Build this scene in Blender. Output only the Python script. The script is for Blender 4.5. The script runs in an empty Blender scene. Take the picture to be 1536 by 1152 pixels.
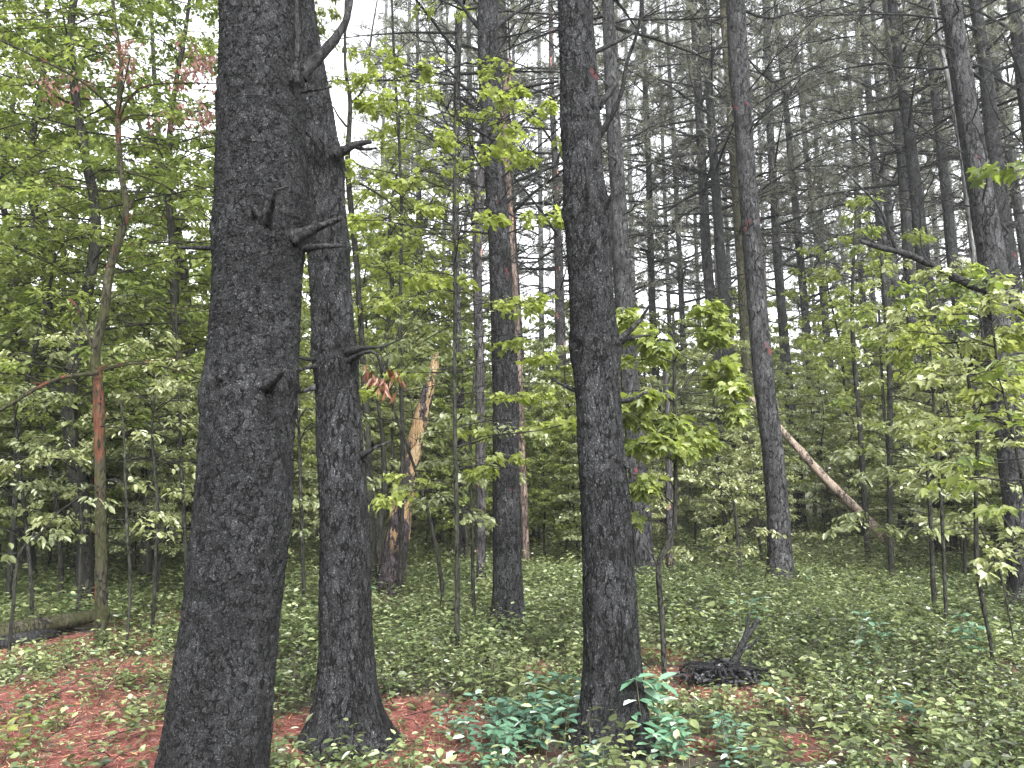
import bpy, math, random
import numpy as np
from mathutils import Vector, noise, Matrix
R = math.radians
rng = np.random.default_rng(7); random.seed(7)
S = bpy.context.scene; COL = S.collection
# ------------------------------------------------------------------ camera
F = 1160.0; TH = R(7.6); CZ = 1.6
cam = bpy.data.cameras.new('camera'); cam.sensor_width = 36; cam.lens = F/1536*36
cam.clip_end = 2000; cam.clip_start = 0.05
co = bpy.data.objects.new('camera', cam); COL.objects.link(co)
co.location = (0, 0, CZ); co.rotation_euler = (R(90)+TH, 0, 0); S.camera = co
FW = Vector((0, math.cos(TH), math.sin(TH))); UP = Vector((0, -math.sin(TH), math.cos(TH)))
def ray(px, py): return Vector(((px-768)/F, 0, 0)) + UP*((576-py)/F) + FW
def W(px, py, D):                       # point seen at a picture position, D metres ahead
    r = ray(px, py); return Vector((0, 0, CZ)) + r*(D/r.y)
def pxm(D): return D/F                  # metres per picture unit at a distance
def G(px, py):                          # ground point
    r = ray(px, py); t = -CZ/r.z; return Vector((r.x*t, r.y*t, 0))
def gz(x, y): return 0.05*math.sin(.8*x+1)*math.sin(.6*y+.5)*min(1, max(0, (y-3)/6)) + .03*math.sin(2.1*x)*math.sin(1.7*y)
def gzn(x, y): return 0.05*np.sin(.8*x+1)*np.sin(.6*y+.5)*np.clip((y-3)/6, 0, 1) + .03*np.sin(2.1*x)*np.sin(1.7*y)
# ------------------------------------------------------------------ mesh helpers
class MB:
    def __init__(s): s.v = []; s.l = []; s.t = []; s.a = []; s.n = 0; s.mi = []
    def add(s, v, loops, tot, tint=None, mi=0):
        v = np.asarray(v, dtype=np.float32).reshape(-1, 3); tot = np.asarray(tot, dtype=np.int32)
        s.v.append(v); s.l.append(np.asarray(loops, dtype=np.int32).ravel()+s.n); s.t.append(tot)
        s.a.append(np.full(len(tot), .5, np.float32) if tint is None else np.asarray(tint, np.float32))
        s.mi.append(np.full(len(tot), mi, np.int32)); s.n += len(v)
    def mesh(s, name, mats, smooth=True):
        v = np.concatenate(s.v); l = np.concatenate(s.l); t = np.concatenate(s.t)
        me = bpy.data.meshes.new(name)
        me.vertices.add(len(v)); me.vertices.foreach_set('co', v.ravel())
        me.loops.add(len(l)); me.loops.foreach_set('vertex_index', l)
        me.polygons.add(len(t)); st = np.zeros(len(t), np.int32); st[1:] = np.cumsum(t)[:-1]
        me.polygons.foreach_set('loop_start', st); me.polygons.foreach_set('loop_total', t)
        me.polygons.foreach_set('use_smooth', np.full(len(t), smooth))
        me.polygons.foreach_set('material_index', np.concatenate(s.mi))
        at = me.attributes.new('tint', 'FLOAT', 'FACE'); at.data.foreach_set('value', np.concatenate(s.a))
        for m in (mats if isinstance(mats, (list, tuple)) else [mats]): me.materials.append(m)
        me.update(); me.validate(); return me
    def build(s, name, mats, parent=None, loc=None, smooth=True):
        return link(name, s.mesh(name, mats, smooth), parent, loc)
def link(name, me, parent=None, loc=None):
    o = bpy.data.objects.new(name, me); COL.objects.link(o)
    if parent is not None: o.parent = parent
    if loc is not None: o.location = loc
    return o
def tag(o, label=None, cat=None, group=None, kind=None):
    if label: o['label'] = label
    if cat: o['category'] = cat
    if group: o['group'] = group
    if kind: o['kind'] = kind
    return o
def empty(name, loc, label, cat, group=None):
    o = bpy.data.objects.new(name, None); COL.objects.link(o); o.location = loc; o.empty_display_size = .2
    return tag(o, label, cat, group)
def tube(mb, pts, rad, sides=6, cap=True, rough=0, mi=0, tint=None):
    P = np.array([tuple(p) for p in pts], dtype=float); n = len(P); rad = np.broadcast_to(np.asarray(rad, float), (n,))
    T = np.gradient(P, axis=0); T /= np.linalg.norm(T, axis=1)[:, None]+1e-9
    ref = np.array([0, 1, 0.]) if abs(T[:, 1]).mean() < .8 else np.array([1., 0, 0])
    A = np.cross(T, ref); A /= np.linalg.norm(A, axis=1)[:, None]+1e-9; B = np.cross(T, A)
    th = np.linspace(0, 2*np.pi, sides, endpoint=False)
    rr = rad[:, None]*(1+rough*rng.normal(size=(n, sides)))
    V = P[:, None]+rr[..., None]*(np.cos(th)[None, :, None]*A[:, None]+np.sin(th)[None, :, None]*B[:, None])
    V = V.reshape(-1, 3); i = np.arange(n-1)[:, None]*sides; j = np.arange(sides)[None]; k = (j+1) % sides
    f = np.stack([i+j, i+k, i+k+sides, i+j+sides], -1).reshape(-1, 4)
    mb.add(V, f, np.full(len(f), 4), None if tint is None else np.full(len(f), tint), mi)
    if cap:
        e = np.arange(sides)+(n-1)*sides; mb.l.append((e+mb.n-len(V)).astype(np.int32)); mb.t.append(np.array([sides], np.int32))
        mb.a.append(np.array([.5], np.float32)); mb.mi.append(np.array([mi], np.int32))
def spline(P, n):
    P = [np.array(tuple(p), float) for p in P]; m = len(P)
    if m == 2: return [P[0]+(P[1]-P[0])*i/(n-1) for i in range(n)]
    out = []
    for i in range(n):
        u = i/(n-1)*(m-1); k = min(int(u), m-2); f = u-k
        a = P[max(k-1, 0)]; b = P[k]; c = P[k+1]; d = P[min(k+2, m-1)]
        out.append(.5*((2*b)+(c-a)*f+(2*a-5*b+4*c-d)*f*f+(3*b-a-3*c+d)*f**3))
    return out
# leaf outlines: rows (along, across, lift), faces
T_OVAL = (np.array([(0, 0, 0), (.28, .25, .05), (.66, .22, .03), (1, 0, -.08), (.66, -.22, .03), (.28, -.25, .05)]), [[0, 3, 2, 1], [0, 5, 4, 3]])
T_MAPLE = (np.array([(0, 0, 0), (.08, .30, .02), (.28, .36, .04), (.34, .26, .04), (.58, .48, .0), (.62, .2, .04), (1, 0, -.1),
                     (.62, -.2, .04), (.58, -.48, .0), (.34, -.26, .04), (.28, -.36, .04), (.08, -.30, .02)]),
           [[0, 6, 5, 4, 3, 2, 1], [0, 11, 10, 9, 8, 7, 6]])
T_NEEDLE = (np.array([(0, .5, 0), (1, 0, 0), (0, -.5, 0)]), [[0, 1, 2]])
T_CHIP = (np.array([(0, 0, 0), (.5, .35, .05), (1, 0, 0), (.5, -.35, .05)]), [[0, 3, 2, 1]])
def nrm(a): return a/(np.linalg.norm(a, axis=-1, keepdims=True)+1e-9)
def leaves(mb, pos, dirv, nor, size, tmpl=T_OVAL, width=1.0, tint=None, mi=0):
    pos = np.asarray(pos, float); N = len(pos)
    if N == 0: return
    d = nrm(dirv); s = nrm(np.cross(nor, d)); n = np.cross(d, s)
    tv, tf = tmpl; size = np.broadcast_to(size, (N,)); width = np.broadcast_to(width, (N,))
    V = pos[:, None]+size[:, None, None]*(tv[None, :, 0, None]*d[:, None]+(tv[None, :, 1, None]*width[:, None, None])*s[:, None]+tv[None, :, 2, None]*n[:, None])
    k = len(tv); off = (np.arange(N)*k)[:, None]
    fl = np.concatenate([np.array(f) for f in tf]); loops = (off+fl[None]).ravel()
    tot = np.tile([len(f) for f in tf], N)
    if tint is None: tint = rng.random(N)
    mb.add(V.reshape(-1, 3), loops, tot, np.repeat(tint, len(tf)), mi)
def rdir(N, up=0.0, spread=1.0):
    a = rng.uniform(0, 2*np.pi, N); z = rng.normal(up, .3*spread, N)
    return nrm(np.stack([np.cos(a), np.sin(a), z], -1))
def rnor(N, tilt=.35):
    return nrm(np.stack([rng.normal(0, tilt, N), rng.normal(0, tilt, N), np.ones(N)], -1))
# ------------------------------------------------------------------ materials
def nt(name):
    m = bpy.data.materials.new(name); m.use_nodes = True; t = m.node_tree; t.nodes.clear()
    o = t.nodes.new('ShaderNodeOutputMaterial'); return m, t, o
def N_(t, ty, **kw):
    n = t.nodes.new(ty)
    for k, v in kw.items():
        if k in n.inputs: n.inputs[k].default_value = v
        else: setattr(n, k, v)
    return n
def ramp(t, stops, interp='LINEAR'):
    r = t.nodes.new('ShaderNodeValToRGB'); r.color_ramp.interpolation = interp; e = r.color_ramp.elements
    while len(e) > 1: e.remove(e[0])
    for i, (p, c) in enumerate(stops):
        x = e[0] if i == 0 else e.new(p); x.position = p; x.color = (*c, 1) if len(c) == 3 else c
    return r
def mixc(t, fac, a, b, mode='MIX'):
    m = t.nodes.new('ShaderNodeMix'); m.data_type = 'RGBA'; m.blend_type = mode
    for s, v in ((0, fac), (6, a), (7, b)):
        if hasattr(v, 'links') or hasattr(v, 'is_linked'): t.links.new(v, m.inputs[s])
        else: m.inputs[s].default_value = v if s == 0 else (*v, 1)
    return m.outputs[2]
def leaf_mat(name, stops, trans=.35, rough=.42, spec=.5, objvar=.25, tb=1.6):
    m, t, o = nt(name); L = t.links.new
    at = N_(t, 'ShaderNodeAttribute', attribute_name='tint'); oi = N_(t, 'ShaderNodeObjectInfo')
    r = ramp(t, stops); L(at.outputs['Fac'], r.inputs[0])
    hs = N_(t, 'ShaderNodeHueSaturation')
    mr = N_(t, 'ShaderNodeMapRange'); L(oi.outputs['Random'], mr.inputs[0]); mr.inputs[3].default_value = 1-objvar; mr.inputs[4].default_value = 1+objvar
    L(mr.outputs[0], hs.inputs['Value']); mr2 = N_(t, 'ShaderNodeMapRange'); L(oi.outputs['Random'], mr2.inputs[0]); mr2.inputs[3].default_value = .515; mr2.inputs[4].default_value = .485
    L(mr2.outputs[0], hs.inputs['Hue']); L(r.outputs[0], hs.inputs['Color'])
    p = N_(t, 'ShaderNodeBsdfPrincipled', Roughness=rough); p.inputs['Specular IOR Level'].default_value = spec
    L(hs.outputs[0], p.inputs['Base Color'])
    tr = N_(t, 'ShaderNodeBsdfTranslucent')
    tc = mixc(t, 1.0, hs.outputs[0], (tb*1.0, tb*1.06, tb*.6), 'MULTIPLY'); L(tc, tr.inputs[0])
    mx = N_(t, 'ShaderNodeMixShader'); mx.inputs[0].default_value = trans
    L(p.outputs[0], mx.inputs[1]); L(tr.outputs[0], mx.inputs[2]); L(mx.outputs[0], o.inputs[0]); return m
def bark_mat(name, dark, mid, light, zs=.35, scale=30, bump=.9, dist=.02, moss=None, red=.0, wood=None, woodpos=.5, woodz=None):
    m, t, o = nt(name); L = t.links.new
    tc = N_(t, 'ShaderNodeTexCoord'); oi = N_(t, 'ShaderNodeObjectInfo')
    ad = N_(t, 'ShaderNodeVectorMath', operation='ADD'); L(tc.outputs['Object'], ad.inputs[0]); sc = N_(t, 'ShaderNodeVectorMath', operation='SCALE')
    cmb = N_(t, 'ShaderNodeCombineXYZ'); L(oi.outputs['Random'], cmb.inputs[0]); L(oi.outputs['Random'], cmb.inputs[2]); L(cmb.outputs[0], sc.inputs[0]); sc.inputs['Scale'].default_value = 17
    L(sc.outputs[0], ad.inputs[1])
    mp = N_(t, 'ShaderNodeMapping'); mp.inputs['Scale'].default_value = (1, 1, zs); L(ad.outputs[0], mp.inputs[0])
    nz = N_(t, 'ShaderNodeTexNoise', Scale=scale*.55, Detail=5.0, Roughness=.7); L(mp.outputs[0], nz.inputs[0])
    dm = mixc(t, .05, (0, 0, 0), nz.outputs['Color'])
    av = N_(t, 'ShaderNodeVectorMath', operation='ADD'); L(mp.outputs[0], av.inputs[0]); L(dm, av.inputs[1])
    vo = N_(t, 'ShaderNodeTexVoronoi', feature='DISTANCE_TO_EDGE', Scale=scale); L(av.outputs[0], vo.inputs['Vector'])
    rg = N_(t, 'ShaderNodeTexNoise', Scale=scale*.8, Detail=8.0, Roughness=.72); L(mp.outputs[0], rg.inputs[0])
    fn = N_(t, 'ShaderNodeTexNoise', Scale=scale*3.5, Detail=6.0, Roughness=.8)
    mp2 = N_(t, 'ShaderNodeMapping'); mp2.inputs['Scale'].default_value = (1, 1, min(1, zs*1.6)); L(ad.outputs[0], mp2.inputs[0]); L(mp2.outputs[0], fn.inputs[0])
    big = N_(t, 'ShaderNodeTexNoise', Scale=3.0, Detail=7.0, Roughness=.65); L(ad.outputs[0], big.inputs[0])
    sb_ = N_(t, 'ShaderNodeMath', operation='SUBTRACT'); L(rg.outputs[0], sb_.inputs[0]); sb_.inputs[1].default_value = .5
    ab = N_(t, 'ShaderNodeMath', operation='ABSOLUTE'); L(sb_.outputs[0], ab.inputs[0])
    wob = N_(t, 'ShaderNodeMath', operation='MULTIPLY_ADD'); L(sb_.outputs[0], wob.inputs[0]); wob.inputs[1].default_value = .9; L(vo.outputs['Distance'], wob.inputs[2])
    crk = N_(t, 'ShaderNodeMapRange'); L(wob.outputs[0], crk.inputs[0]); crk.inputs[1].default_value = -.015; crk.inputs[2].default_value = .09
    vcell = N_(t, 'ShaderNodeTexVoronoi', feature='F1', Scale=scale); L(av.outputs[0], vcell.inputs['Vector']); sp = N_(t, 'ShaderNodeSeparateColor'); L(vcell.outputs['Color'], sp.inputs[0])
    cellr = ramp(t, [(0, (.7,)*3), (.75, (1.05,)*3), (1, (1.5,)*3)]); L(sp.outputs[0], cellr.inputs[0])
    c1 = ramp(t, [(.38, dark), (.45, mid), (.55, mid), (.63, light)]); L(fn.outputs[0], c1.inputs[0])
    cl = ramp(t, [(.3, (.5,)*3), (.5, (1, 1, 1)), (.68, (1.6,)*3)]); L(big.outputs[0], cl.inputs[0])
    c2 = mixc(t, 1.0, mixc(t, 1.0, c1.outputs[0], cl.outputs[0], 'MULTIPLY'), cellr.outputs[0], 'MULTIPLY')
    c3 = mixc(t, crk.outputs[0], tuple(d*.4 for d in dark), c2)
    if moss:
        mn = N_(t, 'ShaderNodeTexNoise', Scale=6.0, Detail=6.0); L(ad.outputs[0], mn.inputs[0])
        mr = ramp(t, [(.42, (0, 0, 0)), (.6, (.9, .9, .9))]); L(mn.outputs[0], mr.inputs[0]); c3 = mixc(t, mr.outputs[0], c3, moss)
    if red:
        rn = N_(t, 'ShaderNodeTexNoise', Scale=2.6, Detail=2.0); L(ad.outputs[0], rn.inputs[0])
        rr = ramp(t, [(1-red, (0, 0, 0)), (1-red+.03, (1, 1, 1))]); L(rn.outputs[0], rr.inputs[0])
        r3 = ramp(t, [(.47, (0, 0, 0)), (.53, (.75,)*3)]); L(rg.outputs[0], r3.inputs[0])
        rm = N_(t, 'ShaderNodeMath', operation='MULTIPLY'); L(rr.outputs[0], rm.inputs[0]); L(r3.outputs[0], rm.inputs[1])
        c3 = mixc(t, rm.outputs[0], c3, (.17, .035, .04))
    if wood:
        wm = N_(t, 'ShaderNodeMapping'); wm.inputs['Scale'].default_value = (3.5, 3.5, 1.4); L(ad.outputs[0], wm.inputs[0])
        wn = N_(t, 'ShaderNodeTexNoise', Scale=1.6, Detail=5.0, Roughness=.65); L(wm.outputs[0], wn.inputs[0])
        wr = ramp(t, [(woodpos, (0, 0, 0)), (woodpos+.02, (1, 1, 1))]); L(wn.outputs[0], wr.inputs[0])
        wf = wr.outputs[0]
        if woodz:
            sx = N_(t, 'ShaderNodeSeparateXYZ'); L(tc.outputs['Object'], sx.inputs[0]); zr = N_(t, 'ShaderNodeMapRange'); L(sx.outputs['Z'], zr.inputs[0]); zr.inputs[1].default_value = woodz; zr.inputs[2].default_value = woodz+.25
            zm = N_(t, 'ShaderNodeMath', operation='MULTIPLY'); L(zr.outputs[0], zm.inputs[0]); L(wr.outputs[0], zm.inputs[1]); wf = zm.outputs[0]
        wg = N_(t, 'ShaderNodeMapping'); wg.inputs['Scale'].default_value = (5, 5, .35); L(ad.outputs[0], wg.inputs[0]); w2 = N_(t, 'ShaderNodeTexNoise', Scale=9.0, Detail=7.0, Roughness=.75); L(wg.outputs[0], w2.inputs[0])
        wc = ramp(t, [(.38, wood[0]), (.5, wood[1]), (.62, wood[2])]); L(w2.outputs[0], wc.inputs[0]); c3 = mixc(t, wf, c3, wc.outputs[0])
    p = N_(t, 'ShaderNodeBsdfPrincipled', Roughness=.8); p.inputs['Specular IOR Level'].default_value = .1; L(c3, p.inputs['Base Color'])
    ma = N_(t, 'ShaderNodeMath', operation='MULTIPLY_ADD'); L(fn.outputs[0], ma.inputs[0]); ma.inputs[1].default_value = 1.1; L(crk.outputs[0], ma.inputs[2])
    b = N_(t, 'ShaderNodeBump', Strength=bump, Distance=dist); L(ma.outputs[0], b.inputs['Height']); L(b.outputs[0], p.inputs['Normal'])
    L(p.outputs[0], o.inputs[0]); return m
M = {}
M['pine'] = bark_mat('pine_bark', (.018, .018, .019), (.029, .0295, .0315), (.16, .162, .168), zs=.38, scale=33, bump=1, dist=.03, red=.29)
M['pine_scaly'] = bark_mat('scaly_pine_bark', (.018, .018, .019), (.029, .0295, .0315), (.15, .152, .158), zs=.75, scale=39, bump=1, dist=.03, red=.29)
M['pine_grey'] = bark_mat('grey_pine_bark', (.015, .015, .016), (.040, .040, .042), (.13, .13, .134), zs=.3, scale=24, dist=.025, red=.29)
M['pine_far'] = bark_mat('far_pine_bark', (.04, .04, .041), (.09, .09, .092), (.18, .18, .184), zs=.3, scale=20)  # bark colour lightened for far trunks, in place of haze
M['mossy'] = bark_mat('mossy_bark', (.03, .028, .02), (.08, .075, .055), (.16, .15, .11), zs=.3, scale=26, moss=(.042, .045, .02))
M['moss_red'] = bark_mat('peeling_sapling_bark', (.018, .017, .013), (.045, .042, .03), (.10, .09, .06), zs=.3, scale=34, moss=(.04, .042, .018), wood=((.07, .03, .02), (.12, .05, .03), (.06, .03, .02)), woodpos=.58)
M['sap'] = bark_mat('sapling_bark', (.010, .010, .009), (.026, .026, .022), (.08, .08, .072), zs=.3, scale=40, dist=.004)
M['dead'] = bark_mat('dead_branch_bark', (.009, .009, .009), (.022, .022, .023), (.09, .09, .09), zs=.5, scale=50, dist=.004)
M['charred'] = bark_mat('charred_root', (.006, .006, .007), (.018, .018, .02), (.07, .07, .075), zs=1, scale=40, dist=.01)
M['darkleaf'] = leaf_mat('rotting_dark_leaf', [(0, (.01, .01, .012)), (.7, (.03, .03, .034)), (1, (.08, .08, .085))], trans=.05, spec=.3)
M['pale'] = bark_mat('bare_grey_wood', (.03, .03, .03), (.10, .10, .10), (.22, .22, .215), zs=.12, scale=20, dist=.004)
M['snag'] = bark_mat('broken_snag_bark', (.02, .018, .02), (.055, .045, .05), (.16, .14, .14), zs=.4, scale=24, wood=((.16, .06, .05), (.36, .25, .12), (.36, .31, .23)), woodpos=.50, woodz=.6)
M['redsnag'] = bark_mat('stripped_reddish_trunk', (.018, .017, .018), (.048, .045, .047), (.13, .12, .12), zs=.3, scale=24, wood=((.26, .09, .08), (.42, .22, .18), (.38, .27, .2)), woodpos=.62)
M['pinklog'] = bark_mat('pink_weathered_log', (.05, .035, .03), (.19, .15, .125), (.42, .37, .32), zs=.2, scale=22, wood=((.2, .11, .085), (.38, .32, .26), (.3, .21, .165)), woodpos=.46)
M['orangewood'] = bark_mat('rotten_orange_wood', (.03, .02, .018), (.09, .07, .06), (.2, .15, .12), zs=.2, scale=22, wood=((.2, .08, .05), (.3, .17, .10), (.26, .18, .13)), woodpos=.62)
G1 = [(0, (.075, .098, .036)), (.35, (.13, .16, .05)), (.65, (.20, .232, .065)), (.88, (.27, .30, .10)), (1, (.36, .38, .22))]
G2 = [(0, (.095, .11, .048)), (.4, (.17, .19, .085)), (.75, (.26, .285, .14)), (1, (.42, .44, .32))]
M['leaf'] = leaf_mat('understory_leaf', G1, trans=.5, tb=1.7)
M['leaf_dull'] = leaf_mat('dull_olive_leaf', G2, trans=.4, spec=1.0, tb=1.6)
M['leaf_bright'] = leaf_mat('bright_yellow_green_leaf', [(0, (.09, .115, .03)), (.5, (.18, .215, .055)), (1, (.30, .335, .13))], trans=.52, tb=1.6)
M['cover'] = leaf_mat('ground_cover_leaf', [(0, (.02, .028, .011)), (.3, (.052, .070, .027)), (.55, (.105, .138, .055)), (.78, (.18, .225, .09)), (.93, (.31, .35, .19)), (.96, (.42, .44, .37)), (1, (.10, .22, .14))], trans=.3, spec=1.0, objvar=0, rough=.33)  # wide tints paint dark gaps and highlights into the leaf colour
M['teal'] = leaf_mat('teal_green_leaf', [(0, (.03, .075, .045)), (.5, (.07, .145, .092)), (.85, (.13, .22, .155)), (1, (.42, .5, .44))], trans=.2, spec=.7, rough=.35, tb=1.1)
M['teal'].node_tree.nodes['Mix'].inputs[7].default_value = (1, 1.2, .9, 1)
M['redleaf'] = leaf_mat('dead_red_leaf', [(0, (.09, .022, .017)), (.6, (.18, .05, .035)), (1, (.26, .12, .08))], trans=.4, tb=1.2)
M['pinkleaf'] = leaf_mat('pink_dead_leaf', [(0, (.13, .05, .05)), (.6, (.22, .11, .10)), (1, (.28, .18, .13))], trans=.5, tb=1.2)
M['needle'] = leaf_mat('pine_needles', [(0, (.055, .055, .054)), (.6, (.11, .111, .108)), (1, (.23, .23, .222))], trans=.45, tb=1.5)
M['straw'] = leaf_mat('fallen_needles', [(0, (.045, .014, .012)), (.4, (.18, .055, .045)), (.8, (.36, .14, .11)), (.93, (.6, .42, .3)), (1, (.6, .3, .1))], trans=.1, spec=.3, tb=1.0)
M['stem'] = leaf_mat('green_brown_stem', [(0, (.05, .045, .02)), (1, (.08, .075, .035))], trans=.02)
def ground_mat():
    m, t, o = nt('forest_floor_litter'); L = t.links.new
    tc = N_(t, 'ShaderNodeTexCoord')
    n1 = N_(t, 'ShaderNodeTexNoise', Scale=.9, Detail=6.0); L(tc.outputs['Object'], n1.inputs[0])
    n2 = N_(t, 'ShaderNodeTexNoise', Scale=55.0, Detail=8.0, Roughness=.75); L(tc.outputs['Object'], n2.inputs[0])
    n3 = N_(t, 'ShaderNodeTexVoronoi', Scale=38.0); L(tc.outputs['Object'], n3.inputs['Vector'])
    at = N_(t, 'ShaderNodeAttribute', attribute_name='litter')
    a = ramp(t, [(.3, (.03, .01, .008)), (.45, (.11, .03, .025)), (.58, (.24, .07, .056)), (.72, (.36, .16, .12))]); L(n2.outputs[0], a.inputs[0])
    b = ramp(t, [(.3, (.012, .01, .008)), (.5, (.035, .03, .02)), (.65, (.07, .06, .035)), (.8, (.12, .05, .035))]); L(n2.outputs[0], b.inputs[0])  # dark brown outside the patches paints in the shade under the leaves
    c = mixc(t, at.outputs['Fac'], b.outputs[0], a.outputs[0])
    p = N_(t, 'ShaderNodeBsdfPrincipled', Roughness=.9); L(c, p.inputs['Base Color'])
    bp = N_(t, 'ShaderNodeBump', Strength=.8, Distance=.03); L(n2.outputs[0], bp.inputs['Height']); L(bp.outputs[0], p.inputs['Normal'])
    L(p.outputs[0], o.inputs[0]); return m
M['ground'] = ground_mat()
# ------------------------------------------------------------------ litter patches (red needles showing between the plants)
patches = []
for px, py, rx, ry in [(40, 1060, 1.0, .6), (120, 1110, .9, .4), (20, 985, .9, .45), (230, 1130, .5, .35), (190, 1010, .5, .5), (450, 1100, .45, .4), (600, 1100, .55, .35), (520, 1130, .5, .3), (540, 1085, .5, .25),
                       (1000, 1010, .5, .35), (1080, 1035, .55, .3), (1150, 1055, .35, .25), (810, 1000, .2, .35), (1350, 1085, .22, .15), (1050, 1120, .3, .13), (640, 1065, .45, .3), (930, 1130, .3, .12),
                       (150, 965, .7, .5), (590, 905, .5, .6), (720, 1130, .35, .15), (1350, 1140, .15, .1), (260, 930, .8, .5), (990, 975, .3, .3), (1215, 1130, .15, .1), (690, 1085, .3, .2), (1515, 925, .4, .5), (90, 1150, 1.0, .5), (200, 1190, .8, .45), (20, 1200, 1., .5), (1400, 1060, .2, .12), (1180, 1105, .25, .12), (870, 1060, .2, .15), (430, 890, .4, .6)]:
    g = G(px, py); patches.append((g.x, g.y, rx, ry))
def litter(x, y):
    m = np.zeros_like(x)
    w = .35*np.sin(x*7+2*np.sin(y*5))*np.sin(y*8+1.5*np.sin(x*6)) + .25*np.sin(x*19+y*7)*np.sin(y*17-x*5)
    for a, b, rx, ry in patches:
        m = np.maximum(m, 1.35-np.sqrt(((x-a)/rx)**2+((y-b)/ry)**2)+w*.5)
    return np.clip(m*1.6, 0, 1)
# ground sheet: fine near, coarse far
xs = np.unique(np.concatenate([np.linspace(-300, -14, 30), np.linspace(-14, 14, 281), np.linspace(14, 300, 30)]))
ys = np.unique(np.concatenate([np.linspace(-100, 1, 14), np.linspace(1, 22, 211), np.linspace(22, 400, 50)]))
X, Y = np.meshgrid(xs, ys); Z = gzn(X, Y); nx = len(xs); ny = len(ys)
i = np.arange(ny-1)[:, None]*nx+np.arange(nx-1)[None]
f = np.stack([i, i+1, i+1+nx, i+nx], -1).reshape(-1, 4)
mb = MB(); mb.add(np.stack([X, Y, Z], -1), f, np.full(len(f), 4)); gme = mb.mesh('forest_floor', M['ground'])
la = gme.attributes.new('litter', 'FLOAT', 'POINT'); la.data.foreach_set('value', litter(X.ravel(), Y.ravel()).astype(np.float32))
tag(link('ground', gme), kind='structure')
# ------------------------------------------------------------------ trunks
def trunk_path(pts, D, H):
    """pts: (px, py, w) base to top as seen; returns dense centre line and radii, ground to H metres."""
    P = [W(a, b, D) for a, b, _ in pts]; r = [w/2*((p-Vector((0, 0, CZ))).dot(FW))/F for p, (_, _, w) in zip(P, pts)]
    if P[0].z > gz(P[0].x, P[0].y):
        d = (P[0]-P[1]); k = (P[0].z+.02-gz(P[0].x, P[0].y))/max(.05, -d.z); k = min(k, 6)
        q = P[0]+Vector((d.x*k*.5, 0, -(P[0].z-gz(P[0].x, P[0].y)))); P.insert(0, q); r.insert(0, r[0]*1.06)
    P.insert(0, P[0]+Vector((0, 0, -.25))); r.insert(0, r[0]*1.12)
    if H and P[-1].z < H:
        d = (P[-1]-P[-2]).normalized(); p = P[-1].copy(); rr = r[-1]; n = max(2, int((H-p.z)/1.5)); dz = (H-p.z)/n
        dr = (rr-.02)/n
        for _ in range(n):
            d = (d*.8+Vector((random.uniform(-.03, .03), random.uniform(-.03, .03), 1))*.2).normalized()
            p = p+d*(dz/max(.3, d.z)); rr -= dr; P.append(p.copy()); r.append(max(.015, rr))
    return P, r
def resample(P, r, step, zmax=1e9, coarse=.5):
    L = [0]
    for a, b in zip(P, P[1:]): L.append(L[-1]+(b-a).length)
    A = np.array([tuple(p) for p in P]); out = []; s = 0
    while s < L[-1]:
        out.append(s); z = np.interp(s, L, A[:, 2]); s += step if z < zmax else coarse
    out.append(L[-1]); out = np.array(out)
    # catmull through polyline
    Q = np.stack([np.interp(out, L, A[:, k]) for k in range(3)], -1); rr = np.interp(out, L, r)
    k = max(1, int(.25/step))
    if len(Q) > 2*k+2 and k > 1:
        ker = np.ones(k)/k
        for c in range(3):
            pad = np.pad(Q[:, c], (k//2, k-1-k//2), mode='edge'); sm = np.convolve(pad, ker, 'valid'); m_ = Q[:, 2] < zmax-.3; m_[:k] = False; Q[m_, c] = sm[m_]
        pad = np.pad(rr, (k//2, k-1-k//2), mode='edge'); sm = np.convolve(pad, ker, 'valid'); rr[k:-k] = sm[k:-k]
    return Q, rr
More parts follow.
